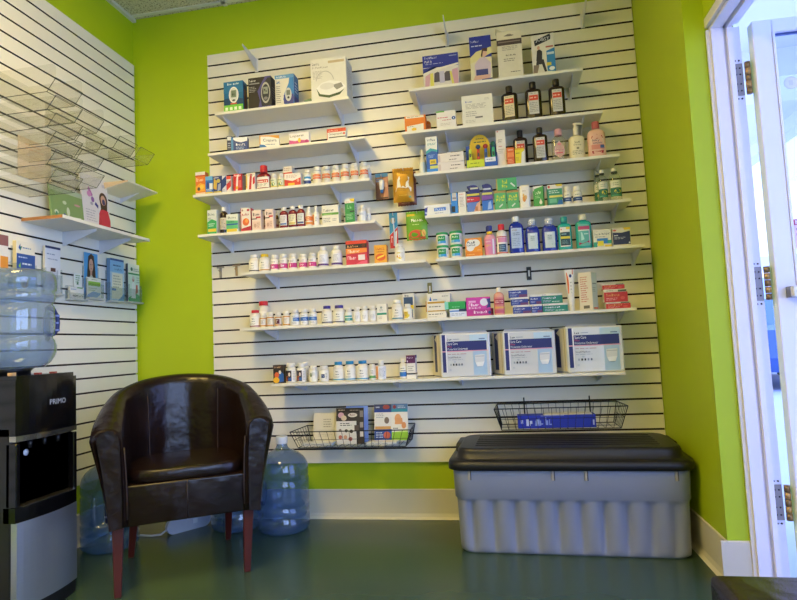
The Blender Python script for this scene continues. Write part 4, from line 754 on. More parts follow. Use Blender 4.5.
bottle('R3_j', 'pink lotion bottle with a rose cap at the right end of its shelf', body='#e6b7a6', cap='#b85a5e', capw=.42, caph=.2, neckw=.4, sh=.62, n=2.6, flat=.6, name='lotion_bottle', lab=(.05, .68), A=.8, ribs=False,
  art=[('p', [(.12, .72), (.5, .70), (.88, .72), (.8, .84), (.5, .9), (.2, .84)], '#b01f2c'), ('p', [(.08, .46), (.92, .46), (.9, .71), (.5, .68), (.1, .71)], '#e6dac8'), ('t', .2, .58, .60, .68, 'Baby', '#3c4470'), ('t', .26, .48, .76, .57, 'Lotion', '#3c4470'), ('r', .12, .24, .9, .44, '#dd8f82'), ('r', .62, .28, .94, .42, '#4a62a0'), ('p', [(.18, .06), (.82, .06), (.86, .18), (.5, .15), (.14, .18)], '#b01f2c'), lines(.25, .08, .75, .14, 1, '#e0a8a0')])
# fourth shelf
carton('R4_a', 'tissue_tube_box', 'low white and blue box lying at the left end of the green-box shelf', .06, '#dfe0e0', [('p', [(0, 0), (.08, 0), (.14, 1), (0, 1)], '#2b3f9a'), ('p', [(0, .75), (.3, .98), (.08, 1), (0, 1)], '#d9dcea'), ('r', .38, .38, .84, .7, '#4f7fcc'), ('t', .44, .42, .8, .66, 'Fresh', '#dfe8f6'), ('e', .06, .3, .03, .12, '#a9b6e2'), lines(.4, .12, .8, .28, 1, '#a0aabc')], rot=-5)
carton('R4_b', 'medicine_box', 'slim bright blue box with a grey patch', .04, '#2a84d0', [('r', .2, .62, .85, 1, '#c9c4ba'), ('r', .25, .7, .8, .78, '#8e8a84'), ('r', .1, .08, .6, .36, '#23262c')])
carton('R4_c', 'medicine_box', 'slim white box with red lettering next to the bright blue one', .04, '#e4ded2', [lines(.15, .86, .8, .93, 1, '#cf5a44'), lines(.2, .3, .8, .78, 7, '#aaa296')])
def pouchbox(key, label, art, base):
    x, w, h, yf = D[key]; b = MB()
    q = [(-w / 2, 0), (w / 2, 0), (w / 2, h * .82)] + [(w / 2 - w * .5 * (1 - math.cos(a)), h * .82 + h * .18 * math.sin(a)) for a in (.5, 1., 1.4)] + [(-w * .1, h)] + [(-w / 2 + w * .4 * (1 - math.sin(a)), h * .72 + h * .28 * math.sin(a)) for a in (1.1, .7, .3)] + [(-w / 2, h * .72)]
    b.prism(q, 'y', -.018, .018, M(base, .4)); b.draw(lambda u, v, l: (-w / 2 + u * w, -.018 - l, v * h), art)
    return tag(b.build('bandage_box', None, (x, yf + .018, slot_z(14) + .0003)), label, 'box', 'round-topped bandage boxes')
pouchbox('R4_d', 'navy round-topped bandage box with a red band, left of the pair', [('r', .3, .84, .9, .90, '#c9c8a8'), ('r', .02, .6, .98, .68, '#d3c64e'), ('p', [(0, .36), (.98, .4), (.98, .54), (0, .56)], '#c0283a'), ('r', 0, .02, 1, .36, '#5f7fc0'), ('p', [(.5, .02), (1, .02), (1, .4), (.75, .3)], '#d8a684'), ('r', .6, .04, .8, .2, '#b5754c'), ('t', .06, .44, .6, .5, 'BAND', '#e8c8c8')], '#1f2a72')
pouchbox('R4_e', 'navy round-topped bandage box with a purple band, right of the pair', [('r', .2, .78, .85, .84, '#c9cfd8'), ('r', .02, .60, .98, .68, '#cfc86a'), ('p', [(0, .40), (.98, .44), (.98, .56), (0, .58)], '#7a4aa0'), ('r', 0, .02, 1, .38, '#2f6fc0'), ('p', [(.5, .05), (.9, .08), (.8, .36), (.6, .3)], '#9ab8e0')], '#1f2a72')
PILL = [('r', 0, .88, 1, 1, '#a88a4a'), ('t', .2, .60, .9, .76, 'ANTI', '#d4d83a'), ('t', .14, .44, .86, .58, 'GAS', '#d4d83a'), ('p', [(.4, .1), (.7, .26), (.66, .32), (.36, .18)], '#d2dccc')]
carton('R4_f1', 'medicine_box', 'green box with yellow lettering, lower left of three', .05, '#55a868', PILL, group='green boxes with yellow lettering')
carton('R4_f2', 'medicine_box', 'green box with yellow lettering, lower right of three', .05, '#55a868', PILL, group='green boxes with yellow lettering')
zt = max(D['R4_f1'][2], D['R4_f2'][2])
carton('R4_f3', 'medicine_box', 'green box with yellow lettering lying across the two others', .05, '#4aa566', [('r', 0, 0, .06, 1, '#b59a54'), ('t', .3, .52, .56, .86, 'ANTI', '#d4d83a'), ('t', .28, .18, .56, .46, 'GAS', '#d4d83a'), ('p', [(.68, .5), (.88, .2), (.93, .26), (.74, .6)], '#d6ddd2')], zoff=zt + .0006, group='green boxes with yellow lettering')
x, w, h, yf = D['R4_g']
b = MB(); b.lathe([(w * .46, 0), (w / 2, .004), (w / 2, h * .8), (w * .48, h * .93), (w * .40, h)], M('#e6e0d0', .35), 24, 1., .45, 3.2)
b.draw(lambda u, v, l: ((u - .5) * w * .8, -w * .225 - l, v * h), [('e', .42, .4, .2, .14, '#e0903a'), ('e', .6, .46, .14, .1, '#d9b06a'), ('e', .35, .55, .1, .07, '#e6b44a'), lines(.2, .7, .8, .78, 1, '#b9a48a')])
tag(b.build('white_canister', None, (x, yf + w * .225, slot_z(14) + .0003)), 'white rounded canister with an orange flower, right of the green boxes', 'canister')
carton('R4_h', 'medicine_box', 'green box with a white slanted top and a drop, centre of its shelf', .04, '#3f9a4c', [('p', [(0, .86), (1, .98), (1, 1), (0, 1)], '#e6e6da'), ('r', 0, .78, .12, .98, '#d8d4c4'), ('t', .2, .6, .8, .76, 'Simply', '#cfe6c4'), lines(.2, .4, .7, .55, 2, '#a8d4a0'), ('e', .72, .2, .14, .1, '#e2e4cf'), ('p', [(.62, .24), (.82, .24), (.72, .40)], '#e2e4cf')], rot=-12)
carton('R4_i', 'medicine_box', 'green and white box with a yellow strip and a blue corner', .045, '#3c8f68', [('r', 0, .80, 1, 1, '#e2ddcc'), ('p', [(.55, 1), (1, 1), (1, .9), (.66, .9)], '#e2c83a'), ('e', .12, .9, .08, .06, '#c8503c'), lines(.1, .56, .85, .74, 2, '#cfe8da'), ('r', .12, .38, 1, .48, '#d9d05a'), ('r', .12, .12, .6, .32, '#6fb88e'), ('p', [(.6, 0), (1, 0), (1, .22), (.75, .26)], '#2b6aa8')])
for q, lab in (('j1', 'white bottle with a navy label, left of the pair by the lemon bottles'), ('j2', 'white bottle with a navy label, right of the pair by the lemon bottles')):
    bottle('R4_' + q, lab, labc='#e2ddcf', lab=(.08, .62), art=[('r', 0, .15, 1, .55, '#274a80'), lines(.35, .28, .7, .42, 1, '#c9d4e2'), lines(.3, .68, .7, .9, 1)], capw=.82, caph=.26, sh=.64, group='white bottles with navy labels')
CLR2 = clear('#f6f9f4', .06, .16, .04, '#dfe4dc')
for q, lab in (('k1', 'clear bottle with a lemon on its label, front left of the group'), ('k2', 'clear bottle with a lemon on its label, at the right end of the shelf'), ('k3', 'clear bottle standing behind the front left lemon bottle')):
    bottle('R4_' + q, lab, bm_=CLR2, cap='#d5d4cc', cap2=M('#3c4440', .4), capw=.48, caph=.15, neckw=.36, sh=.62, name='clear_bottle', labc='#dcdccf', lab=(.12, .60), A=1.0, group='clear lemon-label bottles',
      art=[('r', 0, 0, 1, .55, '#1f6a58'), ('p', [(0, .40), (1, .46), (1, .55), (0, .55)], '#2a3f78'), ('e', .58, .32, .26, .13, '#dccb34'), ('r', .1, .04, .9, .1, '#4a9a84'), lines(.25, .66, .8, .9, 2, '#9aa498')])
# fifth shelf
TUBA = [('r', .24, .36, .72, .98, '#1f8f4a'), ('t', .32, .56, .66, .78, 'Foam', '#d8ecd8'), ('r', .24, .05, .5, .34, '#7fc0e0'), ('r', .42, .08, .74, .36, '#3f9ad0'), lines(.76, .4, .9, .8, 3, '#a8b0a8')]
def tub(key, label, zoff, h):
    x, w, H, yf = D[key]; a = w / 2
    r = empty('wipes_tub', (x, yf + a, slot_z(17) + zoff + .0003), 0, label, 'tub', 'green-lidded white tubs')
    b = MB(); b.lathe([(a * .9, 0), (a * .93, .003), (a * .97, h * .8), (a * .97, h * .82)], M('#e9e4d6', .4), 28); b.build('body', r)
    b = MB(); b.lathe([(a * .99, h * .82), (a, h * .83), (a, h * .97), (a * .96, h)], M('#2a9a56', .4), 28); b.build('lid', r)
    def fn(u, v, l):
        t = -1.5 + 3. * u; return ((a * .955 + l) * math.sin(t), -(a * .955 + l) * math.cos(t), h * (.1 + .66 * v))
    b = MB(); b.draw(fn, TUBA, du=.06); b.build('label', r)
tub('R5_t1', 'green-lidded white tub, bottom left of a two by two stack', 0, D['R5_t1'][2]); tub('R5_t2', 'green-lidded white tub, bottom right of a two by two stack', 0, D['R5_t2'][2])
tub('R5_t3', 'green-lidded white tub, top left of a two by two stack', D['R5_t1'][2] + .0004, D['R5_t3'][2] - D['R5_t1'][2]); tub('R5_t4', 'green-lidded white tub, top right of a two by two stack', D['R5_t2'][2] + .0004, D['R5_t4'][2] - D['R5_t2'][2])
carton('R5_a', 'medicine_box', 'orange box with a white splash beside the green-lidded tubs', .05, '#e8922a', [('e', .36, .66, .3, .26, '#e6e2da'), ('e', .6, .72, .28, .2, '#e6e2da'), ('e', .3, .45, .22, .16, '#e6e2da'), ('t', .14, .70, .60, .82, 'Alka', '#4a4a52'), ('t', .1, .56, .62, .68, 'Seltzer', '#4a4a52'), ('r', 0, 0, 1, .24, '#e0801f'), lines(.7, .3, .95, .36, 1, '#f2d8a8'), lines(.1, .06, .6, .16, 1, '#f0b868')])
PINKB = M('#e29aa2', .3)
for q, lab, fr in (('b', 'pink liquid bottle with a yellow collar and blue cap, beside the orange splash box', 1), ('b2', 'pink bottle with a blue cap, standing behind the yellow-collared one', 0)):
    bottle('R5_' + q, lab, bm_=PINKB, cap='#26358a', cap2=M('#e6c02c', .4) if fr else None, capw=.42 if not fr else .5, caph=.3, neckw=.6, sh=.55, name='stomach_remedy_bottle', flat=.7, lab=(.04, .54), A=1.3, labc='#d983a8' if fr else None, group='pink bottles with blue caps',
      art=[('p', [(.3, 0), (1, 0), (1, .6), (.7, .4), (.5, .15)], '#e2c23a'), ('r', .66, 0, .8, 1, '#e6dcdc'), ('t', .22, .5, .6, .7, 'Pepto', '#d8c04a'), lines(.2, .75, .6, .92, 1, '#e8c8d4')] if fr else [])
bottle('R5_c', 'white bottle with a red cap and a pink and navy label', body='#d9d2c4', cap='#c8232c', capw=.6, caph=.19, neckw=.5, sh=.66, flat=.75, name='liquid_medicine_bottle', labc='#e6dfd6', lab=(.04, .62), A=1.3,
  art=[('r', .2, .62, .9, .88, '#d88aa8'), ('r', .26, .08, .80, .52, '#2c4a6a'), lines(.3, .14, .76, .46, 3, '#9ab4cc'), ('r', .1, .90, .9, .96, '#c05a5a'), ('r', 0, 0, 1, .06, '#d0584c')])
BLUEL = M('#1c2f9a', .12, 0, .06, 8., 0, .6)
bottle('R5_d', 'tall cobalt blue bottle with a pale label, left of the blue mouthwashes', bm_=BLUEL, cap='#dfe2e4', capw=.48, caph=.14, neckw=.40, sh=.66, n=3.2, flat=.6, name='mouthwash_bottle', labc='#aebfd8', lab=(.14, .68), A=.62, group='cobalt blue bottles', art=[lines(.2, .86, .6, .94, 1, '#8a6a4a'), lines(.25, .62, .75, .8, 2, '#5a6a94'), lines(.15, .1, .85, .52, 5, '#8294b8')])
MEAS = clear('#eef2f8', .25, .2, .05, '#cfd6e6')
for q, lab in (('e1', 'cobalt blue mouthwash bottle with a clear measuring cap, middle one'), ('e2', 'cobalt blue mouthwash bottle with a clear measuring cap, next to the teal bottle')):
    r = bottle('R5_' + q, lab, bm_=BLUEL, cap='#d9dde6', capw=.5, caph=.17, neckw=.44, sh=.58, n=3.0, flat=.65, name='mouthwash_bottle', labc='#c3cfd4', lab=(.1, .58), A=.55, group='cobalt blue bottles',
      art=[('p', [(0, 0), (1, 0), (1, .3), (.6, .22), (0, .34)], '#2f9a74'), ('e', .5, .9, .2, .06, '#dfe6ea'), lines(.36, .5, .66, .8, 3, '#5a7a8a')])
    w = D['R5_' + q][1]; h = D['R5_' + q][2]
    b = MB(); b.lathe([(w * .29, h * .74), (w * .31, h * .75), (w * .285, h * .93), (w * .27, h * .94)], MEAS, 20); b.build('measuring_cup', r)
bottle('R5_f1', 'teal bottle with a teal cap and a dark label', bm_=M('#2aa198', .2, 0, .06, 8., 0, .6), cap='#2b958e', capw=.5, caph=.18, neckw=.44, sh=.68, n=3., flat=.6, name='rinse_bottle', labc='#dfdccf', lab=(.10, .68), A=.62, group='teal bottles',
  art=[('r', .04, .05, .96, .74, '#23474c'), ('r', .55, .88, .98, 1, '#dfca3c'), ('r', .1, .40, .96, .52, '#dccb3a'), lines(.2, .58, .7, .7, 1, '#a8c8c4'), lines(.2, .12, .7, .32, 3, '#7aa09c'), ('e', .2, .88, .08, .04, '#c8503c')])
bottle('R5_f2', 'teal bottle with a white cap and a pink and white label', bm_=M('#2aa198', .2, 0, .06, 8., 0, .6), cap='#d9d6c6', capw=.5, caph=.16, neckw=.46, sh=.72, n=3., flat=.6, name='rinse_bottle', labc='#5fb2a8', lab=(.08, .70), A=.62, group='teal bottles',
  art=[('r', .02, .76, 1, .92, '#b8486c'), ('r', .02, .70, 1, .75, '#dfe0d8'), ('p', [(.02, .04), (.98, .1), (.98, .28), (.7, .2), (.4, .12), (.02, .18)], '#a02c5a'), ('p', [(.3, .25), (.5, .3), (.42, .6), (.3, .66)], '#a8dcd4'), ('r', .86, .1, 1, .7, '#c8c4dc'), lines(.5, .5, .8, .6, 1, '#d0ece6')])
carton('R5_g', 'medicine_box', 'white box with a blue and yellow picture, second from the right on the mouthwash shelf', .05, '#dcd8c6', [('t', .08, .68, .95, .8, 'Anti-Diarrheal', '#55606a'), lines(.1, .54, .9, .64, 1, '#8a8f8c'), lines(.05, .85, .3, .92, 1, '#8a8f8c'), ('r', .2, .2, .8, .5, '#2b7ac0'), ('r', 0, .0, .2, .3, '#3aa08a'), ('r', .78, .2, 1, .38, '#3aa08a'), ('r', .22, .08, .56, .36, '#e2d22f'), ('r', .62, .0, 1, .12, '#e2c22f')])
carton('R5_h', 'medicine_box', 'white and navy box with a yellow corner, rightmost on the mouthwash shelf', .05, '#dad5c4', [('p', [(.02, .08), (.98, .08), (.98, .80), (.5, .72), (.02, .76)], '#27305a'), ('p', [(.6, 1), (1, 1), (1, .88), (.68, .86)], '#e2c22f'), ('e', .14, .86, .1, .05, '#c8603c'), lines(.1, .52, .4, .64, 1, '#dde0ea'), lines(.1, .36, .75, .5, 2, '#b9c0d4'), ('e', .92, .16, .05, .05, '#d8dae4')])
# sixth shelf
carton('R6_a1', 'medicine_box', 'large white box with a blue emblem, behind the gold-banded box', .05, '#dddad2', [('p', [(.1, .72), (.15, .90), (.2, .72)], '#2b62b4'), ('p', [(.1, .76), (.15, .62), (.2, .76)], '#2b62b4'), ('r', .26, .72, .45, .78, '#8aa0c0'), lines(.65, .84, .95, .92, 1), lines(.45, .5, .95, .6, 1)])
carton('R6_a3', 'medicine_box', 'flat white box under the gold-banded box', .06, '#e5ddcb', [lines(.08, .45, .85, .75, 1, '#6a665a'), lines(.08, .15, .6, .3, 1, '#b0a890')])
carton('R6_a2', 'medicine_box', 'white box with a gold band on top of a flat white box', .06, '#e5ddcb', [('r', .1, .74, 1, .92, '#b98f2c'), ('r', .1, .0, 1, .10, '#c49a3a'), lines(.16, .34, .9, .56, 1, '#77705e'), ('r', 0, 0, .06, 1, '#cf9a4c')], zoff=D['R6_a3'][2] + .0005)
carton('R6_b2', 'medicine_box', 'white box with a navy corner under the green box', .06, '#dde2ec', [('r', .0, .66, .55, .85, '#5a8ad0'), ('r', .55, .66, 1, 1, '#27375c'), lines(.1, .15, .9, .5, 2, '#9aa6bc')], left=[('r', 0, 0, 1, 1, '#8a6a44')])
carton('R6_b1', 'medicine_box', 'green box with pale blue ends lying on a white box', .06, '#27a050', [('r', 0, 0, .18, 1, '#7fcdbc'), ('p', [(.18, .9), (1, .9), (1, 1), (.18, 1)], '#4fb870'), lines(.35, .2, .85, .35, 1, '#9adcae')], zoff=D['R6_b2'][2] + .0005)
carton('R6_c', 'medicine_box', 'large magenta box, the brightest on the ointment shelf', .05, '#c9369a', [('p', [(0, 0), (1, 0), (1, .36), (0, .34)], '#b52a86'), ('r', .1, .72, .4, .82, '#e6a8d2'), ('t', .1, .52, .55, .68, 'Stool', '#f0d4e6'), ('t', .1, .38, .6, .5, 'Softener', '#ecc4de'), ('e', .74, .72, .17, .2, '#dcd8e4'), ('p', [(.84, .88), (1, .92), (1, .44), (.82, .4), (.9, .62)], '#2d2f74'), ('t', .3, .12, .85, .28, 'Softgels', '#f0cfe4'), ('e', .94, .16, .06, .09, '#3a3c84')], rot=4)
carton('R6_c2', 'medicine_box', 'dark magenta box end showing behind the bright magenta box', .03, '#9a2450', [lines(.2, .3, .9, .7, 2, '#cf6a8c')])
bottle('R6_d', 'salmon pink lotion bottle with a white cap', bm_=M('#d99a86', .25), cap='#e6ded0', capw=.44, caph=.17, neckw=.4, sh=.66, flat=.65, n=2.6, name='lotion_bottle', labc='#cf7a78', lab=(.05, .64), A=1.2, art=[('r', .1, .55, .9, .9, '#b0485c'), lines(.2, .62, .8, .82, 2, '#ecd0cc'), ('r', .15, .3, .95, .42, '#d9a25c'), ('r', .1, .02, .9, .22, '#c05a74')])
OB = lambda c, q: [('r', 0, .78, 1, 1, '#dddad4'), lines(.06, .82, .3, .94, 1, '#6a7a9a'), ('t', .08, .46, .7, .66, q, '#cdd4ea'), ('r', .55, 0, 1, .3, '#6a3a6a') if c[1:3] < '40' and c[5:7] > '80' else lines(.5, .1, .95, .26, 1, '#cfe6da'), lines(.08, .12, .5, .36, 2, '#aab4d4')]
B1 = '#2b3f94'; T1 = '#22806e'
def stack(keys, labs, cols, word, group, d=.045):
    zo = 0.
    for k, lb, c in zip(keys, labs, cols):
        H = D[k][2]; carton(k, 'ointment_box', lb, d, c, OB(c, word), zoff=zo, h=H - zo - .0006, group=group, left=[('r', 0, 0, 1, 1, '#d9cfae')], top='#dddad4'); zo = H
stack(['R6_e3', 'R6_e2', 'R6_e1'], ['blue and white ointment box, bottom of the stack of three', 'blue and white ointment box, middle of the stack of three', 'blue and white ointment box, top of the stack of three'], [B1] * 3, 'Antibiotic', 'blue ointment boxes')
stack(['R6_f2', 'R6_f1'], ['blue and white ointment box, lower of the narrow stack', 'blue and white ointment box, upper of the narrow stack'], [B1] * 2, 'Triple', 'blue ointment boxes')
stack(['R6_g2', 'R6_g1'], ['teal ointment box, lower of two', 'teal ointment box, upper of two'], [T1] * 2, 'Hydrocort', 'teal ointment boxes')
# upright tube
x, w, h, yf = D['R6_h']
r = empty('ointment_tube', (x, yf + .016, slot_z(21) + .0003), 0, 'white and orange ointment tube standing on its cap', 'tube')
b = MB(); b.lathe([(.0150, 0), (.0155, .002), (.0155, .026), (.013, .030)], M('#dcd8cf', .4), 20); b.build('cap', r)
b = MB()
def tb(u, v):
    t = 2 * PI * u; ax = .0145 + (w / 2 - .0145) * v; ay = .0145 * (1 - v) + .001
    return (ax * math.cos(t), ay * math.sin(t), .030 + (h - .03) * v)
b.grid(tb, 24, 14, M('#e5e0d6', .35), closed_u=True)
b.box(-w / 2, w / 2, -.0012, .0012, h - .012, h, M('#e5e0d6', .35))
def tf(u, v, l): return ((u * 2 - 1) * .7 * (.0145 + (w / 2 - .0145) * v), -(.0145 * (1 - v) + .001) * .75 - .0012 - l, .030 + (h - .03) * v)
b.draw(tf, [('p', [(0, .3), (.3, .35), (.3, .7), (.1, .92), (0, .92)], '#df6a2c'), ('p', [(.85, .86), (1, .86), (1, 1), (.9, 1)], '#c8503a'), ('e', .6, .82, .2, .05, '#27407c'), ('r', .3, .1, .5, .16, '#df6a2c'), lines(.5, .2, .8, .68, 5, '#a9a69c')], du=9, dv=.1)
b.build('body', r)
carton('R6_i', 'medicine_box', 'tall white box turned cornerwise with a grey side panel', .048, '#dfd8cc', [lines(.15, .2, .7, .9, 12, '#c07a6c'), ('r', .3, .04, .75, .12, '#6a675e')], side=[('r', 0, 0, 1, .98, '#ccd3cc'), lines(.1, .66, .9, .72, 1, '#6f7a74'), lines(.1, .46, .7, .6, 3, '#9aa49c'), ('r', .1, .02, .9, .06, '#d8603c')], rot=-38, left=())
RB = [('r', 0, .78, 1, 1, '#ddd6ca'), ('r', .6, .80, .95, .95, '#4a544c'), lines(.1, .84, .5, .94, 1, '#8a8478'), ('t', .1, .45, .66, .66, 'Hemorrhoid', '#e8b060'), lines(.08, .12, .6, .36, 2, '#e8a8a0'), ('e', .78, .3, .1, .12, '#d8584a')]
zo = 0.
for k, lb in (('j3', 'red and white box, bottom of the red stack'), ('j2', 'red and white box, middle and largest of the red stack'), ('j1', 'red and white box, top of the red stack')):
    H = D['R6_' + k][2]; carton('R6_' + k, 'ointment_box', lb, .05, '#c62f24', RB, zoff=zo, h=H - zo - .0006, group='red ointment boxes', left=[('r', 0, 0, 1, 1, '#dcd4c2')], top='#ddd6ca'); zo = H

# packs of underwear
FILM = M('#d3d4d8', .22, 0, .02, 9., 0, .5, .4)
for i, (k, lab) in enumerate((('p1', 'pack of protective underwear, left of the three white and navy packs'), ('p2', 'pack of protective underwear, middle of the three white and navy packs'), ('p3', 'pack of protective underwear, right and largest of the white and navy packs'))):
    x, w, h, yf = D['R7_' + k]; d = .15
    b = MB(); s = .06
    b.hexa([(-w / 2, -d / 2, 0), (w / 2, -d / 2, 0), (w / 2 - .01, d / 2, 0), (-w / 2 - s, d / 2, 0), (-w / 2, -d / 2, h), (w / 2, -d / 2, h - .004), (w / 2 - .01, d / 2, h), (-w / 2 - s, d / 2, h)], FILM, .007, 2)
    # crimped film fins at the top and the end
    b.hexa([(-w / 2, -.012, h - .004), (w / 2 - .01, -.012, h - .006), (w / 2 - .01, .012, h - .006), (-w / 2, .012, h - .004), (-w / 2 + .01, -.001, h + .012), (w / 2 - .02, -.001, h + .007), (w / 2 - .02, .001, h + .007), (-w / 2 + .01, .001, h + .012)], FILM)
    NV = '#232c70'; SKY = '#a9c6e2'
    b.draw(lambda u, v, l: (-w / 2 + .008 + u * (w - .016), -d / 2 - l, .008 + v * (h - .016)), [
      ('r', 0, .08, .075, 1, NV), ('r', .66, .0, .95, .62, SKY), ('r', .60, .80, .98, .98, '#b9d2e8'), ('r', .02, .60, .96, .83, NV), ('r', 0, .575, .98, .6, '#dda0b4'), ('r', .076, .08, .10, .99, '#e6e6ea'),
      ('t', .12, .745, .34, .81, 'Sure Care', '#e8eaf4'), ('t', .12, .69, .21, .73, 'Plus', '#d0506c'), ('t', .12, .62, .56, .675, 'Protective Underwear', '#dfe3f0'), ('t', .12, .86, .22, .91, 'SCA', '#2b3450'), ('r', .24, .875, .38, .89, '#8a93a8'), ('r', .80, .86, .93, .885, '#6a80a8'),
      lines(.12, .50, .55, .54, 1, '#b08a90'), ('t', .12, .42, .40, .465, 'Small/Medium', '#4a5268'), lines(.12, .37, .5, .40, 1, '#9aa2b2'), ('e', .26, .33, .025, .02, '#b0b8c6')] +
      [('r', .16 + .06 * q, .24, .19 + .06 * q, .29, ['#9aa2b0', '#22262e', '#22262e', '#7c8494', '#5c6474', '#4a5262'][q]) for q in range(5)] + [('e', .16, .14, .025, .025, '#b6bcc8'),
      ('p', [(.70, .48), (.91, .50), (.90, .32), (.86, .20), (.74, .20), (.70, .32)], '#d9dbe0'), ('p', [(.71, .30), (.90, .32), (.86, .21), (.74, .21)], '#eceef0'), ('r', .71, .44, .90, .46, '#b4b8c2')])
    L0 = Vector((-w / 2 - s, d / 2, 0)); L1 = Vector((-w / 2, -d / 2, 0)); nn = Vector((L1.y - L0.y, -(L1.x - L0.x), 0)).normalized()
    b.draw(lambda u, v, l: tuple((L0 + (L1 - L0) * (.06 + .88 * u)) + nn * l + Vector((0, 0, .008 + v * (h - .016)))), [('r', 0, 0, 1, 1, '#ded5bd'), ('r', .22, .08, .55, 1, '#28305e'), ('p', [(.3, .9), (.6, 1), (.6, .8)], '#c9c2b2'), ('r', .85, 0, .92, 1, '#c3b795')])
    tag(b.build('underwear_pack', None, (x, yf + d / 2, slot_z(25) + .0003)), lab, 'pack', 'packs of protective underwear')
# ---------------------------------------------------------------- hanging goods between the columns
PEG = M('#b8b6b0', .3, .8, .05, 30.)
def peg(x, z, L, lab):
    b = MB(); b.box(-.012, .012, -.006, -.0005, -.01, .022, PEG, .001); b.tube([(0, -.005, 0), (0, -L + .01, .002), (0, -L, .012)], .0022, PEG)
    tag(b.build('peg_hook', None, (x, 0, z)), lab, 'hook', 'peg hooks between the shelf columns')
def pouch(name, lab, x, y, z0, w, h, bulge, m, art, cat, group=None, crimp=.07, rot=0.):
    b = MB()
    def prof(u, v):
        e = min(1, min(v, 1 - v) / .22); s_ = max(0., 1 - abs(2 * u - 1) ** 3)
        return bulge * (math.sin(e * PI / 2)) * s_ + .0008
    zig = lambda u, v: .0016 * math.sin(u * 60) if v < .02 or v > .98 else 0
    b.grid(lambda u, v: (-w / 2 + u * w, -prof(u, v), v * h + zig(u, v)), 17, 19, m)
    b.grid(lambda u, v: (-w / 2 + u * w, prof(u, v), v * h + zig(u, v)), 17, 19, m, flip=True)
    b.draw(lambda u, v, l: (-w / 2 + u * w, -prof(u, v) - l, v * h), art, du=.1, dv=.1)
    return tag(b.build(name, None, (x, y, z0), math.radians(rot)), lab, cat, group)
z = slot_z(11) + .055
peg(1.053, 1.862, .075, 'peg hook holding the small brown tube card'); peg(1.185, 1.868, .13, 'peg hook holding the gold snack bags'); peg(1.108, 1.642, .075, 'peg hook holding the toothbrush pack'); peg(1.244, 1.636, .10, 'peg hook holding the green bag')
b = MB(); w, h = .071, .146
b.box(-w / 2, w / 2, -.001, .001, 0, h, '#8a5a3c')
b.draw(lambda u, v, l: (-w / 2 + u * w, -.001 - l, v * h), [('r', 0, .86, 1, 1, '#2b7ab0'), ('p', [(.55, 0), (1, 0), (1, .85), (.6, .8), (.75, .45)], '#c98a68'), ('p', [(0, .0), (.4, 0), (.3, .5), (0, .7)], '#6b3f2a'), ('e', .8, .55, .15, .1, '#d8a486'), lines(.06, .66, .55, .8, 2, '#4f9ad0'), ('r', .05, .02, .95, .08, '#5a3a2c')])
o = b.build('tube_card', None, (1.053, -.058, 1.739)); tag(o, 'small brown hanging card with a silver and blue tube', 'blister card')
b = MB(); b.lathe([(.006, .034), (.0085, .040), (.0085, .052), (.012, .060), (.015, .10), (.014, .106)], M('#dcdcda', .3), 16, 1, .5, mats=[M('#2a6aa8', .35)] * 2 + [M('#dcdcda', .3)] * 3, cy=-.009); b.build('tube', o)
GOLD = M('#c08a1f', .3, .25, .1, 12.)
bagart = [('r', .03, .88, .97, .96, '#a5721a'), ('t', .3, .80, .8, .85, 'salty', '#8a5a18'), ('p', [(.12, .30), (.88, .28), (.90, .40), (.80, .44), (.74, .62), (.62, .40), (.5, .46), (.4, .42), (.34, .64), (.24, .66), (.2, .42)], '#e3dcc4'), ('p', [(.62, .44), (.76, .50), (.82, .70), (.74, .72), (.78, .62), (.66, .56)], '#e9e2cc'), ('p', [(.26, .66), (.34, .76), (.38, .66), (.32, .60)], '#ece6d2'), lines(.2, .30, .8, .4, 2, '#a87a24'), lines(.3, .16, .7, .2, 1, '#e0b84a'), ('e', .82, .13, .06, .03, '#6a8a5a')]
pouch('snack_bag', 'gold snack bag with a white castle-shaped emblem hanging at the front', 1.181, -.112, 1.70, .112, .186, .016, GOLD, bagart, 'bag', 'snack bags on one peg', rot=2)
pouch('snack_bag', 'reddish brown snack bag mostly hidden behind the gold bag', 1.192, -.066, 1.690, .105, .186, .014, M('#6b3a28', .3, .2, .1, 12.), [('r', .05, .02, .95, .12, '#8a4a2c'), lines(.2, .04, .8, .1, 1, '#c98a5a')], 'bag', 'snack bags on one peg', rot=-2)
pouch('sweets_bag', 'green bag with an orange fruit picture hanging under the gold bags', 1.240, -.082, 1.494, .115, .156, .013, M('#6aa32a', .35, .05, .06, 12.), [('r', .05, .84, .42, .91, '#e2c02c'), ('p', [(.2, .60), (.86, .66), (.90, .76), (.24, .70)], '#1f2a1c'), ('t', .26, .63, .84, .73, 'Ricola', '#e6eadc'), lines(.3, .50, .74, .56, 1, '#cfe29a'), ('e', .48, .17, .38, .18, '#e27a2c'), ('e', .42, .2, .26, .13, '#d9563a'), ('e', .82, .22, .1, .12, '#e8c04a'), ('p', [(.1, .02), (.9, .02), (.88, .12), (.5, .1), (.12, .13)], '#b8582c')], 'bag')
b = MB(); w, h = .046, .195
b.box(-w / 2, w / 2, -.001, .001, 0, h, '#c9ccd0')
b.draw(lambda u, v, l: (-w / 2 + u * w, -.001 - l, v * h), [('p', [(0, .38), (1, .62), (1, 1), (0, 1)], '#2f86ac'), ('p', [(0, 0), (1, 0), (1, .60), (0, .36)], '#c0272f'), ('e', .45, .78, .3, .09, '#9a9a8e'), ('e', .5, .8, .18, .05, '#50544c'), ('p', [(.55, 0), (.75, 0), (.9, .5), (.7, .46)], '#dfdcd8'), ('t', .18, .16, .42, .34, 'C', '#e8c8c8')])
o = tag(b.build('toothbrush_pack', None, (1.108, -.058, 1.463)), 'narrow blue and red hanging toothbrush pack', 'blister pack')
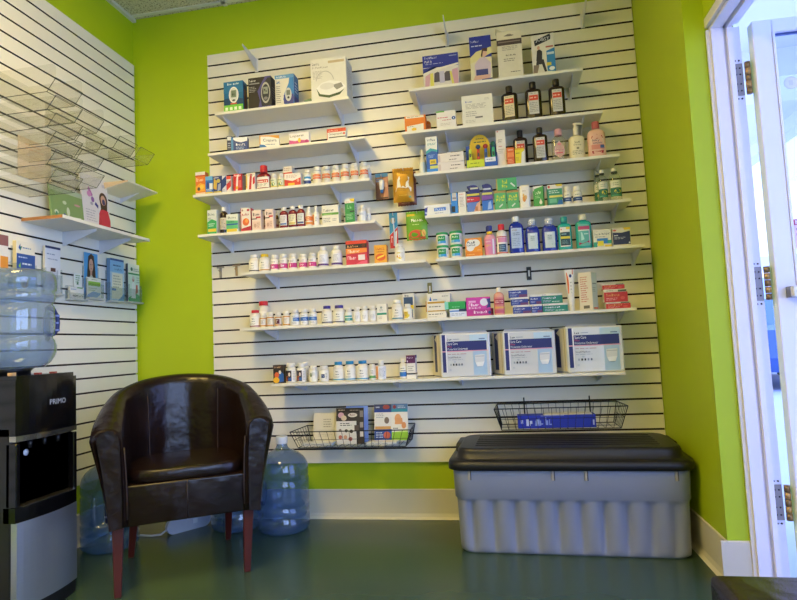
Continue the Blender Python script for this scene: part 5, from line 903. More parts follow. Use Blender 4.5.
b = MB(); b.tube([(.0, -.004, .012), (.004, -.006, .08), (.0, -.006, .16)], [.003, .0035, .003], M('#c8d8e2', .3)); b.box(-.005, .005, -.014, -.006, .135, .165, '#e6ece8', .001); b.build('toothbrush', o)

# ---------------------------------------------------------------- wire baskets
WIRE = M('#23252a', .35, .5, .05, 40.)
def basket(x0, x1, z0, h, d, lab, hangers):
    xc = (x0 + x1) / 2; W = x1 - x0
    r = empty('wire_basket', (xc, 0, z0), 0, lab, 'basket', 'wire baskets on the slatwall')
    ins = .032; f = MB(); g = MB()
    yb, yf = -.012, -d
    top = [(-W / 2 + .012, yb, h), (W / 2 - .012, yb, h), (W / 2, yf, h), (-W / 2, yf, h)]
    bot = [(-W / 2 + ins, yb, .002), (W / 2 - ins, yb, .002), (W / 2 - ins, yf + .03, .002), (-W / 2 + ins, yf + .03, .002)]
    f.tube(top, .0028, WIRE, 6, closed=True); f.tube(bot, .0022, WIRE, 6, closed=True)
    for p, q in zip(top, bot): f.tube([p, q], .0022, WIRE, 6)
    f.build('frame', r)
    L = lambda p, q, t: tuple(a + (c - a) * t for a, c in zip(p, q))
    n = 16
    for i in range(1, n):
        t = i / n; a = L(top[3], top[2], t); c = L(bot[3], bot[2], t); e = L(bot[0], bot[1], t); k = L(top[0], top[1], t)
        g.tube([a, c, e, k], .0012, WIRE, 5)
    for i in range(1, 7):
        t = i / 7
        for s_ in (0, 1):
            a = L(top[0 + s_], top[3 - s_], t); c = L(bot[0 + s_], bot[3 - s_], t); g.tube([a, c], .0012, WIRE, 5)
    for t in (.5,):
        g.tube([L(bot[0], bot[3], t), L(bot[1], bot[2], t)], .0012, WIRE, 5)
        g.tube([L(top[i], bot[i], t) for i in (3, 2)], .0012, WIRE, 5)
        for s_ in ((0, 3), (1, 2)): g.tube([L(top[s_[0]], bot[s_[0]], t), L(top[s_[1]], bot[s_[1]], t)], .0012, WIRE, 5)
    g.build('wire_grid', r)
    for hx in hangers:
        k = MB(); k.tube([(hx - xc, -.0045, h + .03), (hx - xc, -.0075, h), (hx - xc, -.0075, .004)], .0032, WIRE, 6); k.build('hanger', r)
    return r
basket(.548, 1.180, .424, .088, .25, 'dark wire basket holding leaflets and cards, low on the slatwall', (.66, 1.07))
basket(1.598, 2.222, .494, .108, .24, 'dark wire basket with a blue box, just above the storage trunk', (1.75, 2.08))
def card(name, lab, cat, x, y, z, w, h, t, base, art, tilt=0., rot=0., group=None):
    b = MB(); b.box(-w / 2, w / 2, -t / 2, t / 2, 0.0004, h, base, .0006)
    b.draw(lambda u, v, l: (-w / 2 + u * w, -t / 2 - l, v * h), art)
    o = tag(b.build(name, None, (x, y, z)), lab, cat, group); o.rotation_euler = (math.radians(-tilt), 0, math.radians(rot)); return o
ZB1 = .4305
card('paper_packet', 'cream paper packet at the left end of the leaflet basket', 'packet', .692, -.10, ZB1, .135, .158, .012, '#d8d0b8', [lines(.42, .50, .8, .82, 4, '#a39a84'), ('r', .1, .42, .9, .43, '#bdb49c'), lines(.2, .2, .8, .36, 3, '#bfb6a0')], 6)
card('flat_packet', 'flat pale packet lying in the left half of the leaflet basket', 'packet', .676, -.165, ZB1 + .0025, .165, .012, .07, '#d5d3cc', [lines(.1, .2, .9, .8, 1, '#a9a7a0')])
o = card('display_card', 'black and brown card with white badges in the leaflet basket', 'card', .842, -.150, ZB1, .150, .186, .004, '#3a302c', [('p', [(0, .88), (1, .88), (1, 1), (0, 1)], '#241e1c'), lines(.08, .92, .4, .97, 1, '#b8a8a0'), lines(.5, .91, .9, .96, 1, '#8a8078'), ('e', .18, .80, .11, .08, '#c49aa6'), ('e', .28, .72, .1, .075, '#c9b79c'), ('e', .60, .80, .17, .06, '#d2cabf'), ('t', .5, .77, .7, .83, 'FREE', '#7a4a40'), ('r', .86, .74, .98, .92, '#8a8078'), ('r', .86, .45, .98, .6, '#9c938a'), ('r', .86, .2, .98, .34, '#d0c8be'), ('r', .66, .35, .82, .52, '#5a4a40')], 5)
b = MB(); b.box(-.075, .035, -.0040, -.0028, 0, .118, '#dcd8cf'); b.draw(lambda u, v, l: (-.075 + u * .11, -.0040 - l, v * .118), [lines(.2, .78, .85, .94, 2, '#3a3634'), ('e', .2, .3, .09, .09, '#b86a5a'), ('e', .45, .3, .09, .09, '#c99a7a'), ('e', .7, .22, .1, .09, '#a85a4a'), ('e', .5, .58, .08, .07, '#4a4440'), ('e', .75, .55, .09, .08, '#3a3430'), ('e', .2, .6, .07, .07, '#8a7a70')]); b.build('leaflet', o)
card('blue_folder', 'pale blue folder standing beside the black and brown card', 'folder', .868, -.100, ZB1, .120, .190, .006, '#7f9ad8', [('r', .8, 0, 1, 1, '#8fa8e2')], 5)
card('leaflet_pack', 'white and blue foot care leaflet, left of the pair in the basket', 'leaflet', 1.010, -.105, ZB1 + .004, .094, .192, .008, '#dfdcd6', [('r', 0, .86, 1, 1, '#3a3f62'), ('e', .7, .92, .2, .06, '#a8463c'), ('r', 0, .78, 1, .86, '#26418a'), lines(.1, .88, .4, .96, 1, '#c8ccd8'), lines(.12, .62, .6, .76, 3, '#9aa0aa'), ('e', .72, .56, .14, .09, '#7a6a5e'), ('r', .05, .32, .95, .40, '#cf9a5a'), ('r', .0, .02, 1, .32, '#2b4f9a'), ('e', .72, .16, .2, .1, '#c8604c'), lines(.1, .08, .5, .26, 3, '#bccbe8')], 7)
card('leaflet_pack', 'white and green leaflet with a hand picture, right of the pair in the basket', 'leaflet', 1.100, -.105, ZB1 + .004, .088, .192, .008, '#e3dfd6', [('r', 0, .86, 1, 1, '#5a7a9a'), ('r', 0, .78, 1, .86, '#2f8fa0'), lines(.4, .88, .9, .96, 2, '#cfd8e2'), ('e', .2, .92, .1, .05, '#9a3a3a'), ('e', .4, .60, .2, .13, '#dda06c'), ('p', [(.2, .45), (.7, .45), (.66, .62), (.24, .62)], '#d99a68'), ('e', .75, .42, .14, .09, '#d8905c'), ('r', 0, .02, 1, .24, '#8fc23a'), ('p', [(0, .24), (1, .24), (1, .32), (.5, .26)], '#c4dc8a'), lines(.1, .3, .5, .38, 1, '#8a8a84')], 7)
card('flat_packet', 'flat white packet lying in the right half of the leaflet basket', 'packet', 1.02, -.165, ZB1 + .0025, .16, .012, .07, '#dedcd6', [lines(.1, .2, .9, .8, 1, '#b0aea8')])
b = MB(); b.box(-.185, .185, -.04, .04, 0, .062, '#1a2fae', .001)
b.draw(lambda u, v, l: (-.185 + u * .37, -.04 - l, v * .062), [lines(.04, .2, .09, .85, 1, '#c8d0ee'), ('t', .11, .2, .20, .75, 'HP', '#c9d2f0'), ('p', [(.22, .2), (.30, .2), (.28, .8), (.23, .6)], '#7f92dc'), ('t', .24, .22, .34, .75, 'lt', '#9fb0e6'), ('t', .36, .25, .45, .85, 'AW', '#8fa2e0'), ('r', .96, .2, .98, .6, '#b8c2ea'), ('r', .3, .94, .6, 1, '#8a95cc')])
b.box(-.06, .17, -.034, .03, .0621, .066, '#cfc8b8')
tag(b.build('blue_box', None, (1.895, -.150, .4985)), 'long royal blue box with white lettering lying in the wire basket', 'box')

# ---------------------------------------------------------------- left wall shelves and boards
def lshelf(k, y0, y1, d, th, lab, tip, endc):
    z = slot_z(k); yc = (y0 + y1) / 2
    r = empty('display_shelf', (XL, yc, z), 0, lab, 'shelf', 'white shelves on the left slatwall')
    b = MB(); a, c = y0 - yc, y1 - yc
    b.hexa([(.001, a, -th), (d, a, -tip), (d, c, -tip), (.001, c, -th), (.001, a, -.0004), (d, a, -.0004), (d, c, -.0004), (.001, c, -.0004)], MELA, .001)
    b.build('board', r)
    b = MB(); b.hexa([(.002, a - .0012, -th + .001), (d - .001, a - .0012, -tip + .001), (d - .001, a, -tip + .001), (.002, a, -th + .001), (.002, a - .0012, -.001), (d - .001, a - .0012, -.001), (d - .001, a, -.001), (.002, a, -.001)], M(endc, .6, 0, .15, 60.)); b.build('raw_edge', r)
    return r
r = lshelf(14, -.858, -.195, .218, .0165, 'white shelf with a raw wooden end, carrying two boards on the left wall', .0165, '#a8713a')
for y in (-.60, -.33):
    b = MB(); z = -.017; y_ = y + .5265
    b.prism([(.001, z), (.19, z), (.19, z - .012), (.001, z - .075)], 'y', y_ - .002, y_ + .002, BRK); b.build('bracket', r)
r = lshelf(10, -.335, -.060, .185, .042, 'short tan-ended wedge shelf high on the left wall by the corner', .008, '#cdb491')
b = MB(); zs = slot_z(10); 
b.prism([(.001, -.043), (.12, -.018), (.12, -.022), (.001, -.07)], 'y', .05, .054, BRK); b.build('bracket', r)
def board(lab, y0, y1, h, base, art, name='display_board'):
    w = y1 - y0; b = MB(); b.box(-w / 2, w / 2, -.006, .006, 0, h, base, .0008); b.draw(lambda u, v, l: (-w / 2 + u * w, -.006 - l, v * h), art)
    o = tag(b.build(name, None, (XL + .060, (y0 + y1) / 2, slot_z(14) + .0006)), lab, 'display board', 'display boards on the left shelf')
    o.rotation_euler = (math.radians(-6), 0, PI / 2); return o
board('green display board with white figures, leaning on the left wall shelf', -.742, -.522, .190, '#7f9a62', [('r', 0, .86, 1, 1, '#a9b79a'), ('e', .14, .30, .06, .06, '#cdd6c0'), ('e', .14, .22, .04, .09, '#4f8a6a'), ('p', [(.30, .10), (.36, .32), (.42, .30), (.38, .05)], '#4a5a8a'), ('e', .5, .38, .05, .12, '#c9d2bc'), ('p', [(.56, .22), (.9, .26), (.9, .29), (.56, .26)], '#d4dcc8'), ('p', [(.74, .02), (.80, .02), (.80, .24), (.74, .24)], '#cdd6c2'), ('p', [(.1, .10), (.16, .1), (.15, .2)], '#d8dccf'), ('e', .8, .62, .1, .03, '#b98a94'), ('e', .4, .6, .06, .05, '#c2cdb4')])
board('white display board picturing a girl in a red sweater, beside the green board', -.516, -.312, .315, '#ded8da', [
  ('p', [(.56, .0), (.96, .0), (1., .28), (.94, .44), (.82, .48), (.66, .46), (.57, .36)], '#c2324a'), ('p', [(.57, .34), (.48, .06), (.57, .04), (.66, .24)], '#b82c42'), ('e', .79, .63, .16, .13, '#4a3026'), ('p', [(.64, .62), (.66, .44), (.76, .46), (.90, .44), (.94, .62)], '#4a3026'), ('e', .78, .62, .10, .09, '#d2a48c'), ('e', .79, .59, .06, .055, '#4a3f6a'),
  ('p', [(.20, .74), (.34, .62), (.38, .66), (.26, .80)], '#b06aa8'), ('e', .24, .66, .08, .05, '#c98ac0'), ('e', .36, .58, .06, .05, '#8a5aa0'), ('p', [(.42, .5), (.54, .44), (.56, .50), (.46, .55)], '#3f3f8a'), lines(.06, .18, .5, .40, 5, '#b8b4bc'), lines(.1, .02, .5, .06, 1, '#4a484c'), ('e', .3, .50, .05, .03, '#a8a4b0'), ('e', .82, .88, .06, .03, '#c4c0c8')])

# ---------------------------------------------------------------- acrylic bins
ACR = clear('#fbfbf9', .016, .05, .08, '#cdcdc8')
ACE = clear('#b9bcae', .25, .15, .08, '#7d8074')
def bin_tray(y, z, w, d, hb, lab, grp='clear acrylic bins on the left wall', lip=.075):
    r = empty('acrylic_bin', (XL, y, z), 0, lab, 'acrylic bin', grp)
    t = .003; b = MB()
    b.box(.001, d, -w / 2, w / 2, 0, t, ACR); b.build('base', r)
    b = MB(); b.box(.0015, .0045, -w / 2, w / 2, t, hb, ACR); b.build('back_panel', r)
    b = MB(); b.hexa([(d, -w / 2, 0), (d + lip * .75, -w / 2, lip), (d + lip * .75, w / 2, lip), (d, w / 2, 0), (d, -w / 2, t), (d + lip * .75 - t, -w / 2, lip), (d + lip * .75 - t, w / 2, lip), (d, w / 2, t)], ACR); b.build('front_lip', r)
    for s_ in (-1, 1):
        b = MB(); yy = s_ * (w / 2 - t / 2)
        pl = [(.005, t), (d, t), (d + lip * .75 - t, lip), (d + lip * .72, hb * .86)] + [(d + lip * .72 - .02 * (1 - math.cos(a)), hb * .86 + hb * .14 * math.sin(a)) for a in (.8, PI / 2)] + [(.005, hb)]
        b.prism(pl, 'y', yy - t / 2, yy + t / 2, ACR); b.build('side_panel', r)
    b = MB()
    for s_ in (-1, 1):
        yy = s_ * w / 2
        b.tube([(.004, yy, .0015), (d, yy, .0015), (d + lip * .75, yy, lip)], .0016, ACE, 5)
    b.tube([(d, -w / 2, .0015), (d, w / 2, .0015)], .0016, ACE, 5); b.tube([(d + lip * .75, -w / 2, lip), (d + lip * .75, w / 2, lip)], .0016, ACE, 5)
    b.build('bin_edges', r)
BINW = [(-.900, 'nearest the viewer', .165, .245, [2.115, 2.035, 1.955, 1.872, 1.790, 1.705]),
        (-.640, 'in the middle row', .155, .165, [2.085, 1.985, 1.890, 1.800]),
        (-.360, 'by the corner', .150, .165, [2.052])]
RANK = ['topmost', 'second from the top', 'third from the top', 'fourth from the top', 'fifth from the top', 'lowest']
for y, where, w, d, zs in BINW:
    for i, z in enumerate(zs):
        bin_tray(y, z, w, d, .125 if i == 0 else .058, ('only clear acrylic bin of the row ' if len(zs) == 1 else '%s clear acrylic bin of the row ' % (RANK[i] if i < len(zs) - 1 else 'lowest')) + where, lip=.06)
bin_tray(-.19, 2.052, .13, .165, .06, 'clear acrylic bin jutting out in front of the green wall at the corner', lip=.06)
# a pale peach panel added flat on the wall behind the bins
card('peach_panel', 'pale peach panel seen through the clear acrylic bins', 'leaflet', XL + .0025, -.78, 1.795, .20, .19, .003, '#e0c9a8', [lines(.2, .7, .8, .9, 2, '#dab48c')], 0, 90)

# ---------------------------------------------------------------- leaflet holders on the left wall
HOLD = clear('#f2f5f6', .05, .1, .05, '#cfd8de')
def holder(y, z, w, h, d, lab):
    r = empty('leaflet_holder', (XL, y, z), 0, lab, 'leaflet holder', 'clear leaflet holders on the left wall')
    b = MB(); b.box(.001, .003, -w / 2, w / 2, 0, h, HOLD); b.build('back_panel', r)
    b = MB(); b.box(d, d + .002, -w / 2, w / 2, 0, h * .45, HOLD); b.build('front_panel', r)
    b = MB(); b.box(.003, d + .012, -w / 2 - .003, w / 2 + .003, -.008, 0, M('#a9b0b2', .3), .001); b.build('ledge', r)
    for s_ in (-1, 1):
        b = MB(); b.box(.003, d, s_ * w / 2 - .001, s_ * w / 2 + .001, 0, h * .6, HOLD); b.build('side_panel', r)
def leaf(name, lab, y, z, w, h, t, base, art, dx=.008, side='#cfc8b4', grp=None):
    b = MB(); b.box(-w / 2, w / 2, -t / 2, t / 2, 0, h, base, .0008); b.box(-w / 2 - .0004, -w / 2, -t / 2 + .001, t / 2 - .001, .001, h - .001, side)
    b.draw(lambda u, v, l: (-w / 2 + u * w, -t / 2 - l, v * h), art)
    o = tag(b.build(name, None, (XL + dx + t / 2, y, z)), lab, 'leaflet', grp); o.rotation_euler = (0, 0, PI / 2); return o
Z0 = 1.262
holder(-.985, Z0, .075, .2, .03, 'clear leaflet holder cut by the left picture edge'); leaf('leaflet', 'orange and white leaflet at the far left edge of the photo', -.985, Z0 + .0005, .068, .235, .014, '#e3ded6', [('r', .4, .3, 1, .6, '#e0923a'), ('r', 0, .8, 1, 1, '#8a5a5a'), lines(.1, .1, .9, .26, 2)])
holder(-.860, Z0, .112, .2, .034, 'clear leaflet holder behind the water jug holding the sunflower booklet')
leaf('booklet', 'thick white and blue booklet with a sunflower, above the water jug', -.860, Z0 + .0005, .105, .222, .020, '#e2ddce', [('p', [(.1, .86), (.2, .95), (.2, .8)], '#2b4f9a'), ('p', [(.18, .88), (.3, .9), (.2, .8)], '#3a8a5a'), lines(.32, .84, .9, .9, 1, '#6a8ab4'), ('r', 0, .36, 1, .74, '#2a4f98'), lines(.1, .64, .6, .7, 1, '#b9c8e6'), lines(.3, .50, .95, .58, 1, '#c9d6ee'), ('p', [(.1, .48), (.2, .56), (.2, .44)], '#8ac23a'), ('r', 0, 0, 1, .36, '#9fc0d8'), ('e', .42, .14, .2, .12, '#c87a4a'), ('e', .42, .14, .1, .06, '#3a2420'), ('e', .42, .24, .05, .05, '#d8a08a')], side='#d8c89a')
holder(-.690, Z0, .102, .2, .030, 'clear leaflet holder with the white navy-topped leaflet')
leaf('leaflet', 'white leaflet with a navy top and a medicine bottle picture', -.690, Z0 + .0005, .098, .228, .014, '#dfdfe2', [('r', 0, .95, 1, 1, '#27305e'), lines(.1, .80, .8, .86, 1, '#9aa0b0'), lines(.15, .70, .85, .75, 1, '#9aa0b0'), ('r', .30, .16, .70, .44, '#cfd2d6'), ('r', .34, .46, .66, .54, '#5a3a34'), ('r', .28, .26, .70, .36, '#c98a8a'), ('r', .72, .1, .82, .5, '#b9bcc4')])
holder(-.530, 1.244, .112, .07, .030, 'low clear holder with business cards'); leaf('card_stack', 'stack of white business cards in a low clear holder', -.530, 1.2445, .098, .062, .014, '#dfdcd4', [lines(.06, .72, .5, .86, 1, '#5a7ab0'), ('t', .2, .2, .95, .4, 'Audiology', '#4a4a48'), ('r', .5, .9, .9, 1, '#6fa85a')], dx=.010)
leaf('leaflet', 'small white and green leaflet standing behind the business cards', -.503, 1.3075, .055, .075, .003, '#e4e6dc', [lines(.2, .3, .8, .9, 4, '#6a9a5a'), ('p', [(.3, .2), (.5, .5), (.6, .2)], '#3a7a4a')], dx=.004)
holder(-.402, Z0 - .004, .124, .17, .036, 'clear leaflet holder with the long-haired woman leaflet')
leaf('leaflet', 'tall leaflet with a portrait of a long-haired woman on blue', -.408, Z0 + .0005, .104, .238, .006, '#4f9ad0', [('p', [(.16, .0), (.22, .6), (.30, .92), (.5, .99), (.70, .94), (.82, .6), (.92, .0)], '#3a2420'), ('e', .5, .72, .16, .15, '#c99a86'), ('p', [(.42, .6), (.58, .6), (.56, .45), (.44, .45)], '#bd8c78'), ('p', [(.34, .44), (.46, .5), (.56, .5), (.66, .44), (.7, .2), (.32, .2)], '#b9b4a4'), ('e', .44, .74, .02, .012, '#3a2c2a'), ('e', .56, .74, .02, .012, '#3a2c2a'), ('e', .5, .645, .05, .012, '#a85a5a')], dx=.004)
leaf('leaflet', 'short white and green leaflet in front of the woman portrait', -.402, Z0 + .0005, .108, .105, .008, '#e2e0d2', [('r', .08, .58, .95, .80, '#8ab83a'), lines(.1, .3, .7, .5, 2, '#a8b08a'), ('p', [(0, 0), (.7, 0), (1, .24), (.4, .3), (0, .1)], '#8aa8cc'), lines(.3, .86, .8, .94, 1)], dx=.016)
holder(-.222, Z0 - .008, .125, .17, .036, 'clear leaflet holder with the light blue leaflets'); leaf('leaflet', 'light blue leaflet pack with a navy top edge', -.222, Z0 - .0075, .118, .238, .022, '#a9c4dc', [('r', 0, .95, 1, 1, '#2f4f8a'), ('r', 0, .68, 1, .95, '#7fb0dc'), lines(.2, .8, .9, .88, 1, '#3a5a8a'), ('t', .3, .72, .85, .78, 'Medicare', '#4a6a9a'), ('p', [(.1, .05), (.86, .05), (.9, .66), (.12, .66)], '#ddd9c4'), lines(.2, .3, .8, .62, 5, '#a8a898'), ('r', .1, .24, .4, .29, '#4a78b8'), ('p', [(.5, 0), (1, 0), (1, .2)], '#4a86c4')], side='#6a8aa8')
holder(-.062, Z0 - .004, .112, .17, .036, 'clear leaflet holder nearest the corner'); leaf('leaflet', 'green and white leaflet with a doctor in white, nearest the corner', -.062, Z0 - .0035, .106, .225, .016, '#dfe0d6', [('r', 0, .0, 1, .74, '#cfe0d0'), ('p', [(0, 0), (1, 0), (1, .18), (.6, .25), (0, .1)], '#4aa86a'), ('r', 0, .72, 1, .76, '#2f8a4f'), ('e', .3, .86, .1, .05, '#3a6a4a'), lines(.45, .8, .95, .9, 2, '#8a948a'), ('p', [(.25, .1), (.3, .48), (.45, .54), (.58, .48), (.64, .1)], '#e6e6e2'), ('e', .42, .60, .1, .07, '#b98a74'), ('e', .42, .64, .1, .05, '#c9c4bc'), ('p', [(.6, .2), (.82, .26), (.8, .46), (.66, .46)], '#b85a4a'), lines(.7, .5, .96, .68, 3, '#9aa89a')], side='#4a4a4e')
# ---------------------------------------------------------------- armchair
def leather():
    m = bpy.data.materials.new('dark_brown_leather'); m.use_nodes = True
    nt = m.node_tree; p = nt.nodes['Principled BSDF']
    tc = nt.nodes.new('ShaderNodeTexCoord')
    n1 = nt.nodes.new('ShaderNodeTexNoise'); n1.inputs['Scale'].default_value = 5; n1.inputs['Detail'].default_value = 5
    r = nt.nodes.new('ShaderNodeValToRGB')
    r.color_ramp.elements[0].color = lin('#140b09'); r.color_ramp.elements[1].color = lin('#22140f')
    r.color_ramp.elements[0].position = .35; r.color_ramp.elements[1].position = .7
    nt.links.new(tc.outputs['Object'], n1.inputs['Vector']); nt.links.new(n1.outputs['Fac'], r.inputs['Fac']); nt.links.new(r.outputs['Color'], p.inputs['Base Color'])
    p.inputs['Roughness'].default_value = .27; p.inputs['Specular IOR Level'].default_value = .36
    n2 = nt.nodes.new('ShaderNodeTexVoronoi'); n2.inputs['Scale'].default_value = 260
    n3 = nt.nodes.new('ShaderNodeTexNoise'); n3.inputs['Scale'].default_value = 14; n3.inputs['Detail'].default_value = 2
    b1 = nt.nodes.new('ShaderNodeBump'); b1.inputs['Strength'].default_value = .18; b1.inputs['Distance'].default_value = .001
    b2 = nt.nodes.new('ShaderNodeBump'); b2.inputs['Strength'].default_value = .5; b2.inputs['Distance'].default_value = .012
    nt.links.new(tc.outputs['Object'], n2.inputs['Vector']); nt.links.new(tc.outputs['Object'], n3.inputs['Vector'])
    nt.links.new(n2.outputs['Distance'], b1.inputs['Height']); nt.links.new(n3.outputs['Fac'], b2.inputs['Height'])
    nt.links.new(b2.outputs['Normal'], b1.inputs['Normal']); nt.links.new(b1.outputs['Normal'], p.inputs['Normal'])
    return m
LEA = leather()
SEAM = M('#2c1d18', .55)
# local frame: x to the sitter's left hand as seen (viewer's right), -y to the front
CH = empty('tub_armchair', (.203, -.672, 0), math.atan2(.53, .848), 'dark brown leather tub armchair with reddish wooden legs in front of the green corner', 'armchair')
def upath(s):
    """plan of the shell centre line: s 0..1 from the left arm front round the back to the right arm front; returns x, y(front negative), tangent-normal"""
    A, B = .293, .245; y0 = -.275; yc = -.035
    Ls = yc - y0; La = PI * (A + B) / 2; T = 2 * Ls + La
    q = s * T
    if q < Ls: return (-A, y0 + q, -1, 0)
    if q > T - Ls: return (A, yc - (q - (T - Ls)), 1, 0)
    t = PI - (q - Ls) / La * PI
    nx, ny = math.cos(t) / A, math.sin(t) / B; l = math.hypot(nx, ny)
    return (A * math.cos(t), yc + B * math.sin(t), nx / l, ny / l)
def shell_pt(s, v):
    """v 0..1 round the closed section: outer bottom, up the outside, over the roll, down the inside"""
    x, y, nx, ny = upath(s)
    e = abs(2 * s - 1)                       # 1 at the arm fronts, 0 at the middle of the back
    sm = lambda a: a * a * (3 - 2 * a)
    k = sm(min(1, max(0, (1 - e) / .78)))
    top = .662 + (.845 - .662) * (1 - e ** 1.9)
    flare = .056 * (1 - k) ** 1.5 + .012
    zb = .262; zi = .27; inn = .056 + .010 * k
    if v < .42:      # outside, going up
        t = v / .42; z = zb + (top - .045 - zb) * t; off = flare * t ** 1.3
    elif v < .62:    # rolled top
        t = (v - .42) / .20; a = t * PI
        z = top - .045 + .045 * math.sin(a); off = (flare - inn) / 2 + (flare + inn) / 2 * math.cos(a)
    else:            # inside, going down
        t = (v - .62) / .38; z = top - .045 + (zi - top + .045) * t; off = -inn - .004 * math.sin(t * PI) - .012 * t
        if v > .64 and e < .55: off += .0035 * math.sin(x * 46) * math.sin(t * PI)
    return (x + nx * off, y + ny * off, z)
b = MB()
NS, NV = 61, 30
ss = [i / (NS - 1) for i in range(NS)]
rings = []
def ring(s, shrink=0., dy=0.):
    P = [Vector(shell_pt(s, j / (NV - 1))) for j in range(NV)]
    c = sum(P, Vector()) / NV
    out = []
    for p in P:
        q = p.copy()
        if shrink: q.x = c.x + (p.x - c.x) * (1 - shrink); q.z = p.z - shrink * .03 * (p.z > .5) * (p.z - .5) / .15
        out.append((q.x, q.y + dy, q.z))
    return out
rings.append(ring(0, .34, -.018)); rings.append(ring(0, .16, -.014)); rings.append(ring(0, .05, -.007))
rings += [ring(s) for s in ss]
rings.append(ring(1, .05, -.007)); rings.append(ring(1, .16, -.014)); rings.append(ring(1, .34, -.018))
V = [p for r_ in rings for p in r_]; F = []
for i in range(len(rings) - 1):
    for j in range(NV):
        j2 = (j + 1) % NV
        F.append((i * NV + j, i * NV + j2, (i + 1) * NV + j2, (i + 1) * NV + j))
F.append(tuple(range(NV))); F.append(tuple(reversed(range((len(rings) - 1) * NV, len(rings) * NV))))
b.add(V, F, LEA, True); b.sm[-1] = b.sm[-2] = False; b.build('shell', CH)
# seat cushion, crowned, rounded at the front corners
def cush(u, v):
    a = 2 * PI * u; n = 4.2
    X, Y = .240 * spow(math.cos(a), 2 / n), .225 * spow(math.sin(a), 2 / n)
    if v < .5:
        t = v / .5; ang = (t - .5) * PI
        r = .96 + .04 * math.cos(ang); z = .4515 + .024 * math.sin(ang)
    else:
        t = (v - .5) / .5; r = (1 - t) * .96 + .001; z = .4755 + .020 * (1 - (1 - t) ** 2.2) + .003 * math.sin(X * 40 * (1 - t) + 1) * math.sin(t * PI)
    return (X * r, Y * r - .055, z)
b = MB(); b.grid(cush, 56, 22, LEA, closed_u=True); b.build('seat_cushion', CH)
# front rail under the cushion
b = MB(); b.hexa([(-.250, -.268, .262), (.250, -.268, .262), (.235, .19, .262), (-.235, .19, .262), (-.242, -.282, .4265), (.242, -.282, .4265), (.225, .19, .4265), (-.225, .19, .4265)], LEA, .010, 3, True); b.build('front_rail', CH)
b = MB(); b.tube([(0, -.2695, .266), (0, -.2845, .422)], .0022, SEAM, 6); b.build('seam', CH)
for sx in (-.205, .205):
    b = MB()
    pts = []
    s0 = min(ss, key=lambda s: abs(upath(s)[0] - sx) + (9 if upath(s)[1] < 0 else 0))
    for j in range(9):
        v = .63 + .034 * j; p = Vector(shell_pt(s0, v)); x, y, nx, ny = upath(s0); pts.append((p.x - nx * .0015, p.y - ny * .0015, p.z))
    b.tube(pts, .0022, SEAM, 6); b.build('seam', CH)
for s_ in (0, 1):
    b = MB(); x0 = -.250 if s_ == 0 else .250
    P = [Vector(shell_pt(s_, v)) for v in (.66, .72, .80, .88, .97)]
    b.tube([(p.x, p.y - .014, p.z) for p in P], .0026, SEAM, 6); b.build('arm_piping', CH)
WOOD = M('#4c170d', .42, 0, .18, 22., 0, .35)
for x, y, tx, ty in ((-.263, -.262, -.262, -.236), (.236, -.235, .246, -.236), (-.2396, .2178, -.215, .165), (.2038, .2555, .205, .175)):
    b = MB(); a, c = .013, .021
    b.hexa([(x - a, y - a, .0005), (x + a, y - a, .0005), (x + a, y + a, .0005), (x - a, y + a, .0005), (tx - c, ty - c, .264), (tx + c, ty - c, .264), (tx + c, ty + c, .264), (tx - c, ty + c, .264)], WOOD, .003, 2)
    b.build('leg', CH)

# the corner of a second leather seat close to the viewer
r = empty('leather_seat', (2.285, -2.155, 0.0), 0, 'dark brown leather seat corner close to the viewer, at the lower right edge', 'seat')
b = MB(); b.box(-.245, .21, -.30, .275, .34, .459, LEA, .016, 3, True); b.build('cushion', r)
b = MB(); b.box(-.225, .19, -.28, .255, .20, .342, LEA, .012, 2, True); b.build('frame', r)
for x in (-.19, .155):
    for y in (-.24, .215):
        b = MB(); b.hexa([(x - .014, y - .014, .0005), (x + .014, y - .014, .0005), (x + .014, y + .014, .0005), (x - .014, y + .014, .0005), (x - .02, y - .02, .202), (x + .02, y - .02, .202), (x + .02, y + .02, .202), (x - .02, y + .02, .202)], WOOD, .003); b.build('leg', r)

# ---------------------------------------------------------------- water cooler
BLK = M('#0c0b0c', .14, 0, .1, 6., 0, .5); BLM = M('#141213', .4, 0, .1, 10.); CHR = M('#b9b4a6', .16, .95, .05, 8.)
def brushed():
    m = M('#b4b8c2', .36, .85, .05, 5.).copy(); m.name = 'brushed_steel'
    nt = m.node_tree; n = [q for q in nt.nodes if q.type == 'TEX_NOISE'][0]
    mp = nt.nodes.new('ShaderNodeMapping'); mp.inputs['Scale'].default_value = (1, 1, 60)
    tc = [q for q in nt.nodes if q.type == 'TEX_COORD'][0]
    nt.links.new(tc.outputs['Object'], mp.inputs['Vector']); nt.links.new(mp.outputs['Vector'], n.inputs['Vector'])
    return m
INOX = brushed()
WC = empty('water_cooler', (-.275, -1.142, 0), 0, 'black water cooler with a steel lower door and a big jug on top', 'water cooler')
hw, xb, xf = .154, -.19, .175     # half width (y), back, front of the cabinet
b = MB(); b.box(xb, xf - .02, -hw, hw, .012, .70, BLM, .006, 2); b.build('cabinet', WC)
b = MB()
def fr(y): return .020 * (1 - (y / hw) ** 2)          # the front bows outwards
def bow(z0, z1, x0, m, n=12, ins=0., dx=0., zb0=None):
    """curved front panel between heights z0 and z1"""
    ys = [-hw + ins + (2 * hw - 2 * ins) * i / n for i in range(n + 1)]
    poly = [(x0, ys[0]), ] + [(xf + dx + fr(y), y) for y in ys] + [(x0, ys[-1])]
    return poly
b.prism(bow(0, 0, xb, BLK), 'z', .668, .872, BLK)
b.prism([(x * .96 + .002, y * .94) for x, y in bow(0, 0, xb, BLK)], 'z', .872, .887, BLK)
HOUSING = b.build('top_housing', WC)
